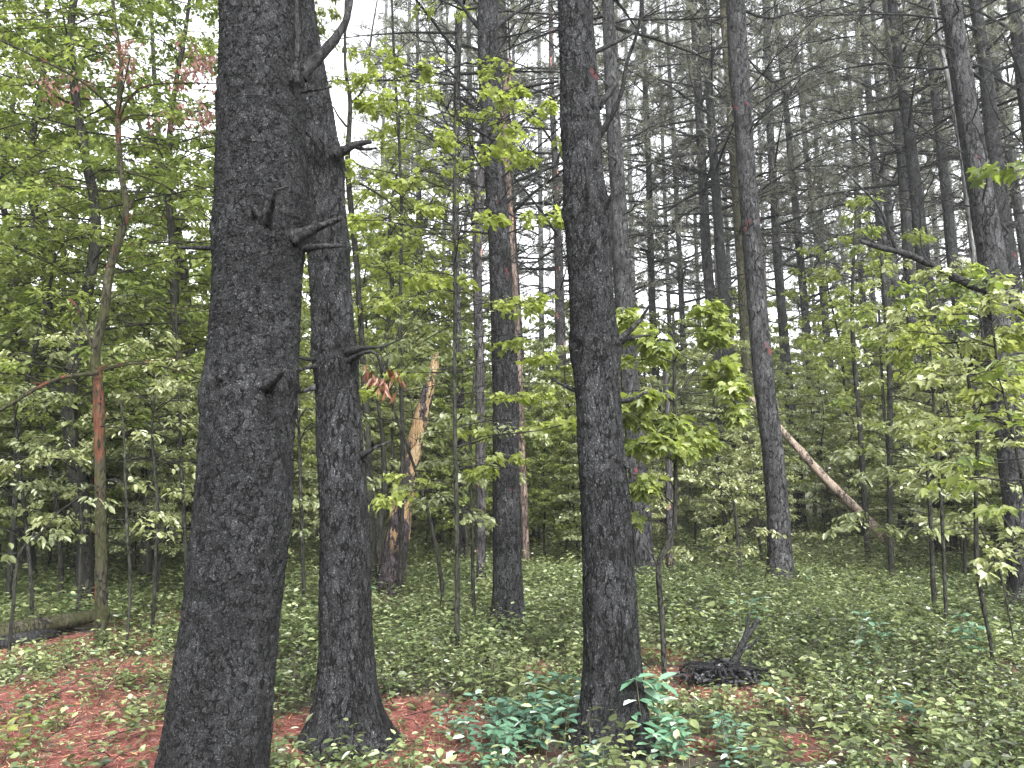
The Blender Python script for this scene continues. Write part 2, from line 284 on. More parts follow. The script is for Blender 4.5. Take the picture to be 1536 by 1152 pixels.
def bark_trunk(name, P, r, base, mat, parent, sides=24, step=.25, near=0, zmax=1e9, flare=.25, nodes=()):
    """near > 0 carves real bark plates (depth in metres)"""
    Q, rr = resample(P, r, step, zmax); n = len(Q)
    g = gz(base.x, base.y); h = Q[:, 2]-g
    rr = rr*(1+flare*np.exp(-np.clip(h, 0, 9)/.22))
    for zc, amp in nodes: rr = rr*(1+amp*np.exp(-((Q[:, 2]-zc)/.09)**2))
    th = np.linspace(0, 2*np.pi, sides, endpoint=False); ph = random.uniform(0, 6)
    lob = 1+np.exp(-np.clip(h, 0, 9)/.13)[:, None]*(.08+.30*np.abs(np.sin(th*2.5+ph)))[None]+.02*np.sin(th*3+ph+h[:, None]*.8)
    nk = sum(np.exp(-((Q[:, 2]-zc)/.07)**2) for zc, _ in nodes) if nodes else np.zeros(n)
    disp = np.zeros((n, sides))
    if near:
        for a in range(n):
            z = Q[a, 2]
            if z > zmax: break
            zs = 9 if z < 2.2 else 9+min(1, (z-2.2)/1.2)*14
            for b in range(sides):
                v = Vector((math.cos(th[b])*rr[a]*40+ph, math.sin(th[b])*rr[a]*40, z*zs*1.5))
                v += noise.noise_vector(v*.9)*.5+noise.noise_vector(v*2.2)*.15
                d, _ = noise.voronoi(v)
                e = min(1, (d[1]-d[0])*2.4)
                disp[a, b] = near*(e-.6+.9*noise.noise(v*2.5)) + near*1.1*noise.noise(Vector((v.x*.12, v.y*.12, z*3)))
                if nk[a] > .05: disp[a, b] += nk[a]*.022*noise.noise(Vector((v.x*.35, v.y*.35, z*16)))
    rad = rr[:, None]*lob+disp
    V = np.empty((n, sides, 3)); V[..., 0] = Q[:, 0, None]+rad*np.cos(th); V[..., 1] = Q[:, 1, None]+rad*np.sin(th); V[..., 2] = Q[:, 2, None]
    V -= np.array(tuple(base)); i = np.arange(n-1)[:, None]*sides; j = np.arange(sides)[None]; k = (j+1) % sides
    f = np.stack([i+j, i+k, i+k+sides, i+j+sides], -1).reshape(-1, 4)
    m = MB(); m.add(V.reshape(-1, 3), f, np.full(len(f), 4))
    e = np.arange(sides)+(n-1)*sides; m.l.append(e.astype(np.int32)); m.t.append(np.array([sides], np.int32)); m.a.append(np.array([.5], np.float32)); m.mi.append(np.array([0], np.int32))
    o = m.build(name, mat, parent); return Q, rr
# dead branch variants, grown along +X, one metre long
def branch_mesh(k):
    m = MB(); rise = random.uniform(.0, .45); P = [(0, 0, 0)]
    for q in range(1, 9):
        u = q/8; P.append((u, .06*math.sin(u*5+k)+random.uniform(-.012, .012), rise*u*u+.05*math.sin(u*4+k*2)+random.uniform(-.012, .012)))
    tube(m, P, np.linspace(.013, .0035, 9), 5, rough=.08)
    for q in range(9+k % 4):
        u = random.uniform(.12, .95); i = int(u*8); b = Vector(P[i]).lerp(Vector(P[min(i+1, 8)]), u*8-i); s = random.choice((-1, 1)); L = random.uniform(.15, .5)*(1.1-u)+.08
        d = Vector((random.uniform(.3, .9), s*random.uniform(.3, .9), random.uniform(-.35, .6))).normalized()
        c = b+d*L*.5+Vector((0, 0, random.uniform(-.03, .03))); e = b+d*L+Vector((random.uniform(-.04, .06), 0, random.uniform(-.05, .08)))
        tube(m, [b, c, e], [.005, .0038, .002], 4)
        for _ in range(3):
            bb = c.lerp(e, random.random()); dd = Vector((random.uniform(.1, 1), random.uniform(-1, 1), random.uniform(-.5, .8))).normalized()*random.uniform(.05, .14)
            tube(m, [bb, bb+dd], [.0028, .0015], 3)
    return m.mesh('dead_branch', M['dead'])
BR = [branch_mesh(k) for k in range(9)]
def put_branch(parent, base, p, az, tilt, L, thick=1):
    o = link('dead_branch', random.choice(BR), parent, Vector(tuple(p))-base)
    o.rotation_euler = (random.uniform(-.6, .6), -tilt, az); o.scale = (L, L*thick, L*thick); return o
# pine crowns: whorled limbs carrying needle tufts
def pine_crown(k, h=9.0, spread=2.6, ntuft=1500, nn=13, nl_=(.11, .19), nw=.085):
    m = MB(); ends = []
    nl = 44
    for q in range(nl):
        u = q/nl; z = h*u; L = spread*(1-u)**.6*random.uniform(.65, 1.15)+.3; az = q*2.4+random.uniform(-.4, .4)
        up = .12+.5*u+random.uniform(-.1, .15)
        P = [Vector((math.cos(az)*L*s, math.sin(az)*L*s, z+L*(up*s-.12*s*s))) for s in (0, .35, .7, 1)]
        tube(m, P, [.035*(1.1-u), .025*(1.1-u), .014, .006], 5, mi=0)
        for s in range(9):
            t = random.uniform(.3, 1); i = min(2, int(t*3)); b = P[i].lerp(P[i+1], t*3-i); a2 = az+random.choice((-1, 1))*random.uniform(.4, 1.1); l2 = L*random.uniform(.12, .32)
            e = b+Vector((math.cos(a2)*l2, math.sin(a2)*l2, random.uniform(-.02, .25)*l2+.05)); tube(m, [b, e], [.009, .004], 3, mi=0)
            ends.append((b, e, az))
    per = max(1, ntuft//len(ends))
    B = np.array([tuple(b) for b, e, a in ends]); E = np.array([tuple(e) for b, e, a in ends])
    B = np.repeat(B, per, 0); E = np.repeat(E, per, 0); N = len(B); u = rng.random(N)[:, None]
    C = B+(E-B)*(.35+.75*u)+rng.normal(0, .05, (N, 3)); D = nrm(E-B)
    C = np.repeat(C, nn, 0); D = np.repeat(D, nn, 0)
    d = nrm(D*.7+rng.normal(0, .6, D.shape)+np.array([0, 0, .15]))
    leaves(m, C, d, rng.normal(0, 1, d.shape), rng.uniform(*nl_, len(C)), T_NEEDLE, width=nw, tint=np.repeat(rng.random(N), nn), mi=1)
    return m.mesh('pine_crown', [M['dead'], M['needle']])
PC = [pine_crown(k, random.uniform(8, 11), random.uniform(2.2, 3.1)) for k in range(5)]
PF = [pine_crown(k, random.uniform(8, 11), random.uniform(2.3, 3.0), 1300, 8, (.16, .30), .09) for k in range(5)]
def pine(label, pts, D, H=19, mat='pine_grey', name='pine_tree', cat='pine tree', group=None, nbr=24, crown=True, sides=20, step=.3, z0=2.6, **kw):
    P, r = trunk_path(pts, D, H); base = P[1].copy(); base.z = gz(base.x, base.y)
    e = empty(name, base, label, cat, group)
    Q, rr = bark_trunk('trunk', P, r, base, M[mat], e, sides, step, **kw)
    ch = 0
    if crown:
        zt = Q[-1, 2]; far = D > 19; ch = min(9.5, zt*.48) if not far else zt*random.uniform(.55, .66)
        c = link('crown', random.choice(PF if far else PC), e, Vector(tuple(np.array([np.interp(zt-ch, Q[:, 2], Q[:, 0]), np.interp(zt-ch, Q[:, 2], Q[:, 1]), zt-ch])))-base)
        s = ch/9.0; c.scale = (min(s, 1.2)*random.uniform(.9, 1.15),)*2+(s,); c.rotation_euler = (0, 0, random.uniform(0, 6.3))
        if random.random() < .5: c.scale.x *= 1.1
    top = (Q[-1, 2]-ch)+.5 if crown else Q[-1, 2]-.2
    z = z0; n = 0
    vis = min(top+(3 if D > 19 else 0), CZ+D*.72+1)
    while z < vis and n < nbr:
        wn = random.choice((2, 3, 3, 4)); a0 = random.uniform(0, 6.3)
        for q in range(wn):
            i = int(np.argmin(abs(Q[:, 2]-z))); az = a0+q*6.283/wn+random.uniform(-.5, .5); u = (z-z0)/max(1, top-z0)
            L = random.uniform(.5, 1.0)*(1.1+1.6*u)*(.55 if random.random() < .3 else 1)
            p = Q[i]+np.array([math.cos(az)*rr[i]*.85, math.sin(az)*rr[i]*.85, 0]); p[2] = z+random.uniform(-.04, .04)
            put_branch(e, base, p, az, random.uniform(-.1, .55), L, random.uniform(.55, .9)); n += 1
        z += max(.35, (vis-z0)/(nbr/3))*random.uniform(.8, 1.2)
    return e, base, Q, rr
def limb(parent, base, pts, D, name='dead_branch', mat='dead', sides=8, n=14, label=None, rough=.09, knob=False):
    """a particular branch: (px, py, w, extra depth)"""
    P = [W(a, b, D+dd)-base for a, b, w, dd in pts]; r = [w/2*(D+dd)/F for a, b, w, dd in pts]; r[0] *= 1.4
    Q = spline(P, n); rr = np.interp(np.linspace(0, 1, n), np.linspace(0, 1, len(r)), r)
    m = MB(); tube(m, Q, rr, sides, rough=rough); o = m.build(name, M[mat], parent)
    if label: o['label'] = label
    return o
# --- the four near pines
e1, b1, Q1, r1 = pine('thickest dark grey pine trunk in the left foreground, cut by the bottom edge', [(303, 1262, 178), (320, 1152, 156), (344, 960, 141), (366, 768, 140), (374, 640, 135), (378, 576, 138), (383, 500, 130), (389, 400, 129), (392, 350, 134), (394, 192, 127), (390, 0, 116)], 3.5, 21, 'pine_scaly', sides=190, step=.0065, near=.0062, zmax=4.3, nbr=0, flare=.12, nodes=((W(390, 355, 3.5).z, .045), (W(380, 590, 3.5).z, .035), (W(390, 150, 3.5).z, .02)))
limb(e1, b1, [(330, 371, 9, -.05), (300, 372, 7, -.02), (268, 371, 5, 0)], 3.5)
limb(e1, b1, [(440, 358, 20, -.1), (475, 342, 13, -.12), (512, 327, 8, -.15)], 3.5)
limb(e1, b1, [(440, 376, 11, 0), (480, 370, 9, 0), (513, 368, 7, .05)], 3.5)
tw = limb(e1, b1, [(400, 340, 15, -.17), (406, 315, 11, -.28), (413, 284, 6, -.36)], 3.5)
limb(tw, b1, [(413, 286, 4, -.35), (424, 282, 3, -.36), (434, 280, 2, -.36)], 3.5, name='twig')
limb(e1, b1, [(386, 333, 10, -.17), (380, 318, 7, -.25), (377, 306, 4, -.28)], 3.5)
limb(e1, b1, [(400, 582, 17, -.16), (412, 571, 12, -.27), (426, 555, 7, -.34)], 3.5)
limb(e1, b1, [(448, 115, 20, .05), (478, 85, 17, .1), (505, 55, 14, .15), (522, 20, 11, .2), (530, -60, 9, .3)], 3.5, n=20)
limb(e1, b1, [(441, 122, 12, -.12), (446, 75, 9, -.17), (445, 20, 8, -.17), (443, -50, 7, -.18)], 3.5)
limb(e1, b1, [(452, 138, 4, -.02), (478, 134, 4, -.05), (498, 130, 3, -.06)], 3.5, mat='pine_grey')
limb(e1, b1, [(340, 575, 13, -.14), (333, 570, 9, -.2), (329, 565, 5, -.24)], 3.5)
e2, b2, Q2, r2 = pine('dark pine just right of the thickest trunk, its top bending behind it', [(522, 1088, 104), (520, 1040, 88), (518, 960, 78), (516, 768, 72), (508, 640, 68), (504, 560, 64), (502, 530, 70), (500, 500, 62), (494, 384, 61), (488, 300, 58), (484, 240, 66), (478, 205, 56), (466, 120, 50), (448, 0, 46)], 5.15, 20, 'pine', sides=150, step=.009, near=.0062, zmax=5.4, nbr=0, flare=.16, nodes=((W(484, 240, 5.15).z, .09), (W(502, 530, 5.15).z, .06), (W(493, 370, 5.15).z, .03)))
tw = limb(e2, b2, [(505, 232, 14, -.15), (530, 218, 12, -.18), (557, 212, 6, -.2)], 5.15)
limb(tw, b2, [(535, 220, 7, -.18), (548, 224, 5, -.18), (565, 222, 3, -.2)], 5.15, name='twig')
limb(e2, b2, [(525, 528, 12, -.1), (545, 522, 7, -.2), (575, 520, 4, -.2), (600, 508, 2, -.2)], 5.15)
limb(e2, b2, [(525, 540, 8, -.1), (548, 528, 6, -.2), (565, 532, 4, -.2), (578, 560, 3, -.2)], 5.15)
limb(e2, b2, [(485, 540, 9, -.1), (462, 538, 6, -.1), (446, 536, 4, -.1)], 5.15)
limb(e2, b2, [(480, 548, 8, -.1), (460, 552, 6, -.1), (440, 558, 4, -.1)], 5.15)
limb(e2, b2, [(475, 580, 7, -.1), (458, 586, 6, -.1), (440, 590, 5, -.1)], 5.15, mat='pine_grey')
limb(e2, b2, [(478, 228, 8, -.2), (470, 210, 6, -.25), (455, 195, 4, -.3)], 5.15)
limb(e2, b2, [(490, 235, 6, -.2), (486, 218, 5, -.25), (478, 206, 3, -.3)], 5.15)
limb(e2, b2, [(545, 682, 8, -.05), (562, 672, 5, -.1), (586, 662, 3, -.1)], 5.15)
limb(e2, b2, [(495, 372, 8, -.2), (498, 350, 6, -.25), (494, 330, 3, -.3)], 5.15)
m = MB(); N = 46
c = np.array([tuple(W(x, y, 5.0)) for x, y in [(553, 548), (558, 562), (566, 570), (574, 572), (582, 580), (590, 590), (596, 562), (585, 555)]])
pos = c[rng.integers(0, len(c), N)]+rng.normal(0, .02, (N, 3)); d = rdir(N); d[:, 2] = -1.6
leaves(m, pos-np.array(tuple(b2)), nrm(d), rng.normal(0, 1, (N, 3)), rng.uniform(.05, .09, N), T_OVAL, .55)
tag(m.build('dead_leaf_cluster', M['redleaf'], e2), 'rust red dead leaves hanging from the branch stub')
e3, b3, Q3, r3 = pine('straight dark pine rising through the centre right, bare roots in the undergrowth', [(922, 1098, 100), (919, 1040, 90), (917, 960, 82), (908, 768, 74), (899, 640, 68), (894, 560, 68), (892, 520, 76), (889, 480, 67), (884, 384, 66), (882, 322, 72), (876, 280, 62), (871, 192, 58), (863, 0, 52)], 5.0, 20, 'pine', sides=150, step=.009, near=.0062, zmax=5.3, nbr=0, flare=.16, nodes=((W(883, 318, 5).z, .06), (W(893, 522, 5).z, .07), (W(871, 190, 5).z, .05)))
limb(e3, b3, [(920, 520, 12, -.05), (945, 496, 8, -.1), (962, 478, 6, -.1), (975, 456, 3, -.15)], 5.0)
limb(e3, b3, [(925, 516, 8, 0), (950, 506, 5, 0), (975, 503, 3, .1)], 5.0)
limb(e3, b3, [(897, 205, 10, 0), (915, 178, 8, -.05), (932, 140, 7, -.1), (940, 95, 6, -.1), (958, 40, 5, -.2), (965, -40, 4, -.3)], 5.0, n=22)
limb(e3, b3, [(896, 160, 12, 0), (912, 142, 10, 0), (925, 124, 7, 0)], 5.0)
limb(e3, b3, [(884, 308, 9, -.14), (881, 275, 6, -.22), (876, 235, 4, -.26)], 5.0)
limb(e3, b3, [(902, 318, 10, -.1), (912, 305, 7, -.15), (917, 292, 4, -.2)], 5.0)
limb(e3, b3, [(885, 380, 7, -.2), (892, 362, 5, -.25), (900, 350, 3, -.25)], 5.0)
limb(e3, b3, [(862, 585, 6, 0), (845, 578, 5, .05), (826, 566, 3, .1)], 5.0)
limb(e3, b3, [(872, 88, 7, 0), (940, 55, 5, .1), (972, 32, 3, .2)], 5.0)
limb(e3, b3, [(935, 690, 12, -.05), (940, 700, 8, -.08), (940, 702, 5, -.08)], 5.0)
limb(e3, b3, [(918, 600, 8, .05), (945, 600, 6, .05), (970, 588, 4, .1)], 5.0)
e4, b4, Q4, r4 = pine('mid distance dark pine at the picture centre, ringed by whorls of dead branches', [(763, 935, 48), (762, 880, 44), (760, 768, 41), (759, 576, 39), (752, 440, 34), (750, 384, 33), (742, 260, 31), (737, 192, 30), (735, 130, 33), (732, 60, 32), (732, 0, 29)], 9.0, 21, 'pine', sides=72, step=.02, near=.006, zmax=9.6, nbr=44, z0=3.4, flare=.2)
limb(e4, b4, [(752, 140, 7, -.1), (790, 130, 5, -.2), (838, 122, 4, -.3)], 9.0)
limb(e4, b4, [(722, 45, 8, 0), (705, 25, 6, 0), (680, -10, 4, 0)], 9.0)
limb(e4, b4, [(745, 40, 8, 0), (765, 25, 6, 0), (800, 2, 4, 0)], 9.0)
limb(e4, b4, [(745, 75, 7, 0), (760, 55, 5, 0), (775, 30, 4, 0)], 9.0)
limb(e4, b4, [(748, 312, 7, 0), (785, 282, 5, 0), (815, 255, 3, 0)], 9.0)
# --- the pines behind
pine('tall pine in mid distance on the right with its bare base above the undergrowth', [(1171, 872, 40), (1169, 820, 35), (1167, 768, 33), (1157, 660, 31), (1146, 576, 30), (1130, 384, 28), (1115, 192, 26), (1108, 110, 30), (1103, 0, 27)], 13.1, 21, 'pine_grey', sides=56, step=.03, near=.006, zmax=12.6, nbr=34, z0=2.8, flare=.12)
pine('moss stained pine directly behind the tall mid distance pine on the right', [(1126, 775, 21), (1122, 640, 18), (1122, 576, 17), (1112, 400, 14), (1098, 200, 13), (1085, 0, 12)], 23, 24, 'mossy')
pine('pale grey pine close behind the right side of the central right trunk', [(966, 852, 30), (962, 768, 29), (955, 690, 28), (945, 576, 27), (931, 384, 27), (928, 300, 23), (920, 192, 22), (912, 0, 18)], 14.0, 20, 'pine_grey', sides=48, step=.04, near=.006, zmax=13, nbr=46, z0=3.0)
pine('slim pine peeking out right of the central mid distance pine', [(797, 828, 21), (786, 640, 18), (781, 576, 17), (768, 384, 17), (759, 200, 15), (752, 0, 13)], 20.5, 24, 'pine_grey', nbr=40)
pine('slim pine with a stripped red band halfway up, left of the central right trunk', [(849, 826, 18), (848, 700, 17), (842, 560, 17), (838, 384, 13), (835, 300, 11), (828, 150, 8), (826, 0, 7)], 20.8, 19, 'redsnag', nbr=40)
rest = [('first slim grey pine left of the tall mid distance pine on the right', [(1087, 660, 17), (1072, 520, 16), (1060, 384, 15), (1050, 192, 13), (1040, 0, 10)], 24, 'pine_grey'),
 ('dark pine touching the left side of the moss stained pine', [(1108, 740, 19), (1095, 576, 17), (1081, 384, 15), (1075, 300, 14), (1063, 130, 12), (1055, 0, 10)], 22, 'pine'),
 ('slim grey pine beside the upper end of the leaning log', [(1196, 712, 17), (1182, 576, 14), (1166, 384, 13), (1155, 192, 11), (1149, 0, 10)], 26, 'pine_grey'),
 ('slender dark pine leaning left, second right of the tall mid distance pine', [(1236, 715, 14), (1217, 576, 12), (1200, 384, 11), (1182, 192, 9), (1168, 60, 8)], 29, 'pine'),
 ('thin pale pine standing left of the leafy sapling with bright crown on the right', [(1255, 640, 11), (1240, 500, 10), (1228, 384, 9), (1210, 240, 8), (1196, 90, 6)], 36, 'pine_grey'),
 ('very thin dark pine in the open sky gap on the right', [(1312, 700, 11), (1298, 500, 9), (1290, 384, 9), (1280, 192, 7), (1268, 50, 5)], 34, 'pine'),
 ('pale thin pine right of the open sky gap', [(1362, 640, 14), (1345, 450, 12), (1330, 280, 11), (1316, 120, 8), (1308, 0, 6)], 31, 'pine_grey'),
 ('stout dark pine in the group above the fallen branch on the right', [(1404, 622, 31), (1398, 520, 26), (1384, 384, 20), (1375, 300, 18), (1363, 192, 16), (1350, 110, 14), (1338, 0, 13)], 17, 'pine'),
 ('slim pine hugging the left side of the stout dark pine', [(1378, 620, 16), (1362, 400, 14), (1358, 320, 14), (1350, 220, 12), (1340, 130, 11), (1328, 0, 9)], 22, 'pine_grey'),
 ('pine with a red scar high on its trunk on the right', [(1464, 640, 21), (1445, 520, 18), (1428, 384, 16), (1420, 300, 14), (1408, 192, 13), (1397, 90, 11), (1388, 0, 9)], 19, 'pine'),
 ('large grey pine nearest the right edge, leaning left as it rises', [(1546, 907, 56), (1535, 780, 50), (1513, 600, 45), (1487, 384, 38), (1473, 300, 34), (1455, 192, 32), (1440, 100, 30), (1424, 0, 26)], 10.6, 'pine_grey'),
 ('dark pine immediately behind the large grey pine at the right edge', [(1548, 680, 27), (1535, 560, 26), (1512, 384, 24), (1500, 300, 22), (1487, 192, 20), (1478, 100, 18), (1462, 0, 16)], 15.5, 'pine'),
 ('thin pine at the top right corner', [(1560, 520, 15), (1540, 400, 14), (1525, 300, 13), (1512, 200, 12), (1494, 100, 10), (1484, 0, 9)], 21, 'pine_grey'),
 ('slim left leaning pine between the red scarred pine and the large grey pine', [(1500, 700, 20), (1470, 384, 16), (1442, 192, 14), (1418, 0, 11)], 21, 'pine'),
 ('dark left leaning pine crossing the top right corner', [(1592, 650, 26), (1570, 400, 24), (1545, 200, 21), (1520, 0, 17)], 15.5, 'pine'),
 ('slender left leaning pine rising from behind the leaning log', [(1352, 740, 13), (1325, 400, 12), (1307, 192, 10), (1292, 0, 8)], 28, 'pine'),
 ('thin straight pine behind the layered sapling left of centre', [(697, 872, 13), (691, 600, 11), (683, 384, 10), (685, 130, 10), (690, 0, 10)], 15.5, 'pine_grey'),
 ('faint thin pine between the layered sapling and the bending pine', [(652, 760, 11), (640, 560, 10), (629, 384, 9), (627, 200, 7), (626, 40, 5)], 30, 'pine_grey'),
 ('thin pine right of the pale grey pine, near the dense leafy sapling', [(990, 700, 12), (978, 450, 11), (973, 250, 9), (966, 90, 8)], 27, 'pine'),
 ('second thin pine right of the pale grey pine, against the sky', [(1032, 700, 10), (1020, 400, 8), (1010, 200, 7), (1000, 40, 5)], 33, 'pine_grey'),
 ('thin far pine left of the slim pine with the red band', [(735, 800, 10), (720, 500, 9), (708, 260, 8), (703, 60, 7)], 26, 'pine_grey')]
for lab, pts, D, mt in rest:
    kw = dict(sides=40, step=.05, near=.006, zmax=10.5) if D < 18 else {}
    pine(lab, pts, D, 19 if D < 18 else 22+D*.08, mt, nbr=40 if D < 30 else 28, group='pines standing on the right' if pts[0][0] > 1050 else 'pines standing in the middle', **kw)
# pines too far back to tell apart
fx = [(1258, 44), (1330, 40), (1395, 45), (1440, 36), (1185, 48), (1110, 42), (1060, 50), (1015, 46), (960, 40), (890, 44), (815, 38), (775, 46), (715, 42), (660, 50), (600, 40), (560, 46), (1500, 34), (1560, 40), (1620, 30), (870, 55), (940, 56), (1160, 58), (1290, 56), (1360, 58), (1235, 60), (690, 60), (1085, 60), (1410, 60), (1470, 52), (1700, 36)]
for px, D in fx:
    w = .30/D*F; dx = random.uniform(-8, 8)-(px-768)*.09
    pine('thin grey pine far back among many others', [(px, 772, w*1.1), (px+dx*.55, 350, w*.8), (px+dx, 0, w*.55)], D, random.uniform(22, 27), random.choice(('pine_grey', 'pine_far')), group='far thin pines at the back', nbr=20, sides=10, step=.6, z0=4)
# ------------------------------------------------------------------ broadleaf understory
def sprays(mb, mbw, B, T, L, n, leaf, tm, droop=.25, wd=.42, tilt=.35, mi=0, width=1., base=None, th=.006, ntw=5):
    """a flat spray: branch from B toward direction T, length L"""
    T = Vector(T).normalized(); side = T.cross(Vector((0, 0, 1))).normalized(); b0 = Vector(B)
    def pt(u): return b0+T*(L*u)-Vector((0, 0, droop*L*u*u*.5))
    tube(mbw, [pt(u) for u in (0, .3, .65, 1)], [th*1.5, th, th*.7, th*.35], 4)
    tw = []
    for q in range(ntw):
        u = random.uniform(.2, .95); s = 1 if q % 2 else -1; l = L*wd*(1.15-u)*random.uniform(.7, 1.2); p = pt(u); e = p+(side*s+T*.7).normalized()*l-Vector((0, 0, l*.15))
        tube(mbw, [p, e], [th*.5, th*.25], 3); tw.append((p, e))
    tw.append((pt(.35), pt(1)))
    A = np.array([tuple(a) for a, b in tw]); E = np.array([tuple(b) for a, b in tw]); k = rng.integers(0, len(tw), n)
    u = rng.random(n)[:, None]**.8; pos = A[k]+(E[k]-A[k])*(.15+.9*u)
    tdir = nrm(E[k]-A[k]); sd = np.cross(tdir, [0, 0, 1.]); sg = rng.choice([-1., 1.], n)[:, None]
    d = nrm(tdir*rng.uniform(.2, 1, (n, 1))+sd*sg*rng.uniform(.5, 1.2, (n, 1))+np.stack([np.zeros(n), np.zeros(n), rng.normal(-.25, .25, n)], -1))
    pos = pos+d*leaf*.15+rng.normal(0, leaf*.22, (n, 3))*np.array([1, 1, 1.5]); d = d+np.array([0, 0, -1])*rng.uniform(-.1, .7, (n, 1)); width = width*rng.uniform(.75, 1.15, n)
    leaves(mb, pos, d, rnor(n, tilt*1.35), rng.uniform(.45, 1.2, n)*leaf, tm, width, tint=np.clip(rng.normal(.5, .22, n)+.18*(rng.random()-.5), 0, 1))
def broad_variant(k, h, z0, spread, nspray, nleaf, leaf, tm=T_OVAL, lmat='leaf', lean=.06):
    """tree of height h; returns (trunk mesh, crown mesh)"""
    w = MB(); c = MB(); a = random.uniform(0, 6); n = 9
    P = [Vector((lean*h*(q/n)**1.5*math.cos(a)+.04*h*.3*math.sin(q*1.7+k), lean*h*(q/n)**1.5*math.sin(a)+.03*h*.3*math.cos(q*1.3+k), h*q/n-(.15 if q == 0 else 0))) for q in range(n+1)]
    r0 = .008*h+.006; tube(w, spline(P, 24), np.linspace(r0, r0*.18, 24), 7, rough=.05)
    for q in range(nspray):
        u = (q+random.random())/nspray; z = z0+(h*.98-z0)*u; i = min(n-1, int(z/h*n)); p = P[i].lerp(P[i+1], z/h*n-i)
        az = q*2.4+random.uniform(-.5, .5); L = spread*random.uniform(.45, 1.1)*(1-.55*u**2)
        sprays(c, w, p, (math.cos(az), math.sin(az), random.uniform(.0, .5)), L, int(nleaf*random.uniform(.7, 1.3)), leaf, tm, droop=random.uniform(.1, .6), th=.003+.004*L, ntw=6)
    return w.mesh('trunk', M['sap']), c.mesh('crown', M[lmat], smooth=False)
VT = [broad_variant(k, random.uniform(9, 11), 2.2, 2.4, 60, 105, .15, T_OVAL if k % 2 else T_MAPLE, 'leaf_bright' if k % 2 else 'leaf') for k in range(4)]
VL = [broad_variant(40+k, random.uniform(11.5, 13), 2.0, 2.3, 100, 150, .088, T_OVAL if k != 1 else T_MAPLE, ('leaf', 'leaf', 'leaf_bright')[k]) for k in range(3)]
VM = [broad_variant(10+k, random.uniform(4.5, 6), 1.1, 1.7, 54, 210, .085, T_OVAL if k % 2 else T_MAPLE, ('leaf_dull', 'leaf_dull', 'leaf', 'leaf_dull')[k]) for k in range(4)]
VB = [broad_variant(20+k, random.uniform(1.6, 2.6), .25, 1.05, 34, 120, .075, T_OVAL, ('leaf_dull', 'leaf_dull', 'leaf')[k]) for k in range(3)]
def side_of(px): return 'left' if px < 440 else ('middle' if px < 1050 else 'right')
GL = {('tall', 'left'): ('tall leafy broadleaf tree in the thicket behind the thickest trunk', 'leafy trees in the left thicket'),
      ('tall', 'middle'): ('tall bright green broadleaf tree far behind the central pines', 'leafy trees far behind the middle pines'),
      ('tall', 'right'): ('tall bright green broadleaf tree far behind the right hand pines', 'leafy trees far behind the right pines'),
      ('mid', 'left'): ('young broadleaf sapling in the thicket left of the thickest trunk', 'saplings in the left thicket'),
      ('mid', 'middle'): ('young broadleaf sapling among the central pines', 'saplings among the middle pines'),
      ('mid', 'right'): ('young broadleaf sapling among the right hand pines', 'saplings among the right pines'),
      ('low', 'left'): ('low leafy shrub at the edge of the left thicket', 'low shrubs on the left'),
      ('low', 'middle'): ('low leafy shrub at the feet of the central pines', 'low shrubs in the middle'),
      ('low', 'right'): ('low leafy shrub at the feet of the right hand pines', 'low shrubs on the right')}
def place(kind, px, D, s=1.0, name=None):
    if kind != 'tall' and ((D < 20 and 1140 < px < 1400) or (D < 13 and 540 < px < 700) or (D < 15 and 1050 < px < 1180)): return
    V = {'tall': VT if D > 15 or px > 450 else VL, 'mid': VM, 'low': VB}[kind]; tm, cm = random.choice(V)
    x = (px-768)/F*D*1.0; lab, g = GL[(kind, side_of(px))]
    e = empty({'tall': 'broadleaf_tree', 'mid': 'broadleaf_sapling', 'low': 'leafy_shrub'}[kind], (x, D, gz(x, D)), lab, {'tall': 'tree', 'mid': 'sapling', 'low': 'shrub'}[kind], g)
    e.rotation_euler = (0, 0, random.uniform(0, 6.3)); e.scale = (s*random.uniform(.85, 1.15), s*random.uniform(.85, 1.15), s)
    link('trunk', tm, e); link('crown', cm, e); return e
# left thicket, tall
for px, D, s in [(-60, 9.5, .95), (60, 12.5, 1.), (240, 12, 1.), (-160, 12, 1.), (130, 10.2, 1.0), (310, 14, 1.1), (10, 14.5, 1.1), (390, 12.5, .9), (150, 16, 1.05), (300, 18, 1.1), (20, 18, 1.1), (400, 22, 1.0), (-120, 20, 1.1), (90, 23, 1.2), (220, 25, 1.2), (-250, 17, 1), (350, 29, 1.2), (10, 30, 1.3), (160, 33, 1.3), (440, 33, 1.15), (-200, 30, 1.3), (280, 38, 1.3), (80, 42, 1.4), (-60, 44, 1.4), (410, 44, 1.2)]:
    place('tall', px, D, s)
for px, D, s in [(580, 30, .9), (640, 38, 1.0), (530, 26, .85), (720, 44, 1.0), (500, 40, 1.1), (800, 48, .95), (860, 42, .85), (600, 50, 1.1), (930, 50, .9), (1000, 46, .85), (760, 56, 1.1), (880, 60, 1.1), (980, 58, 1.1), (680, 58, 1.2), (1040, 54, .9)]:
    place('tall', px, D, s*1.35)
for px, D, s in [(1280, 24, .62), (1120, 50, .85), (1200, 48, .8), (1320, 46, .85), (1420, 40, .8), (1500, 44, .9), (1580, 30, .8), (1180, 60, 1.0), (1270, 58, .95), (1380, 60, 1.0), (1470, 58, 1.0), (1560, 50, 1.), (1340, 34, .65), (1650, 40, 1)]:
    place('tall', px, D, s*1.35)
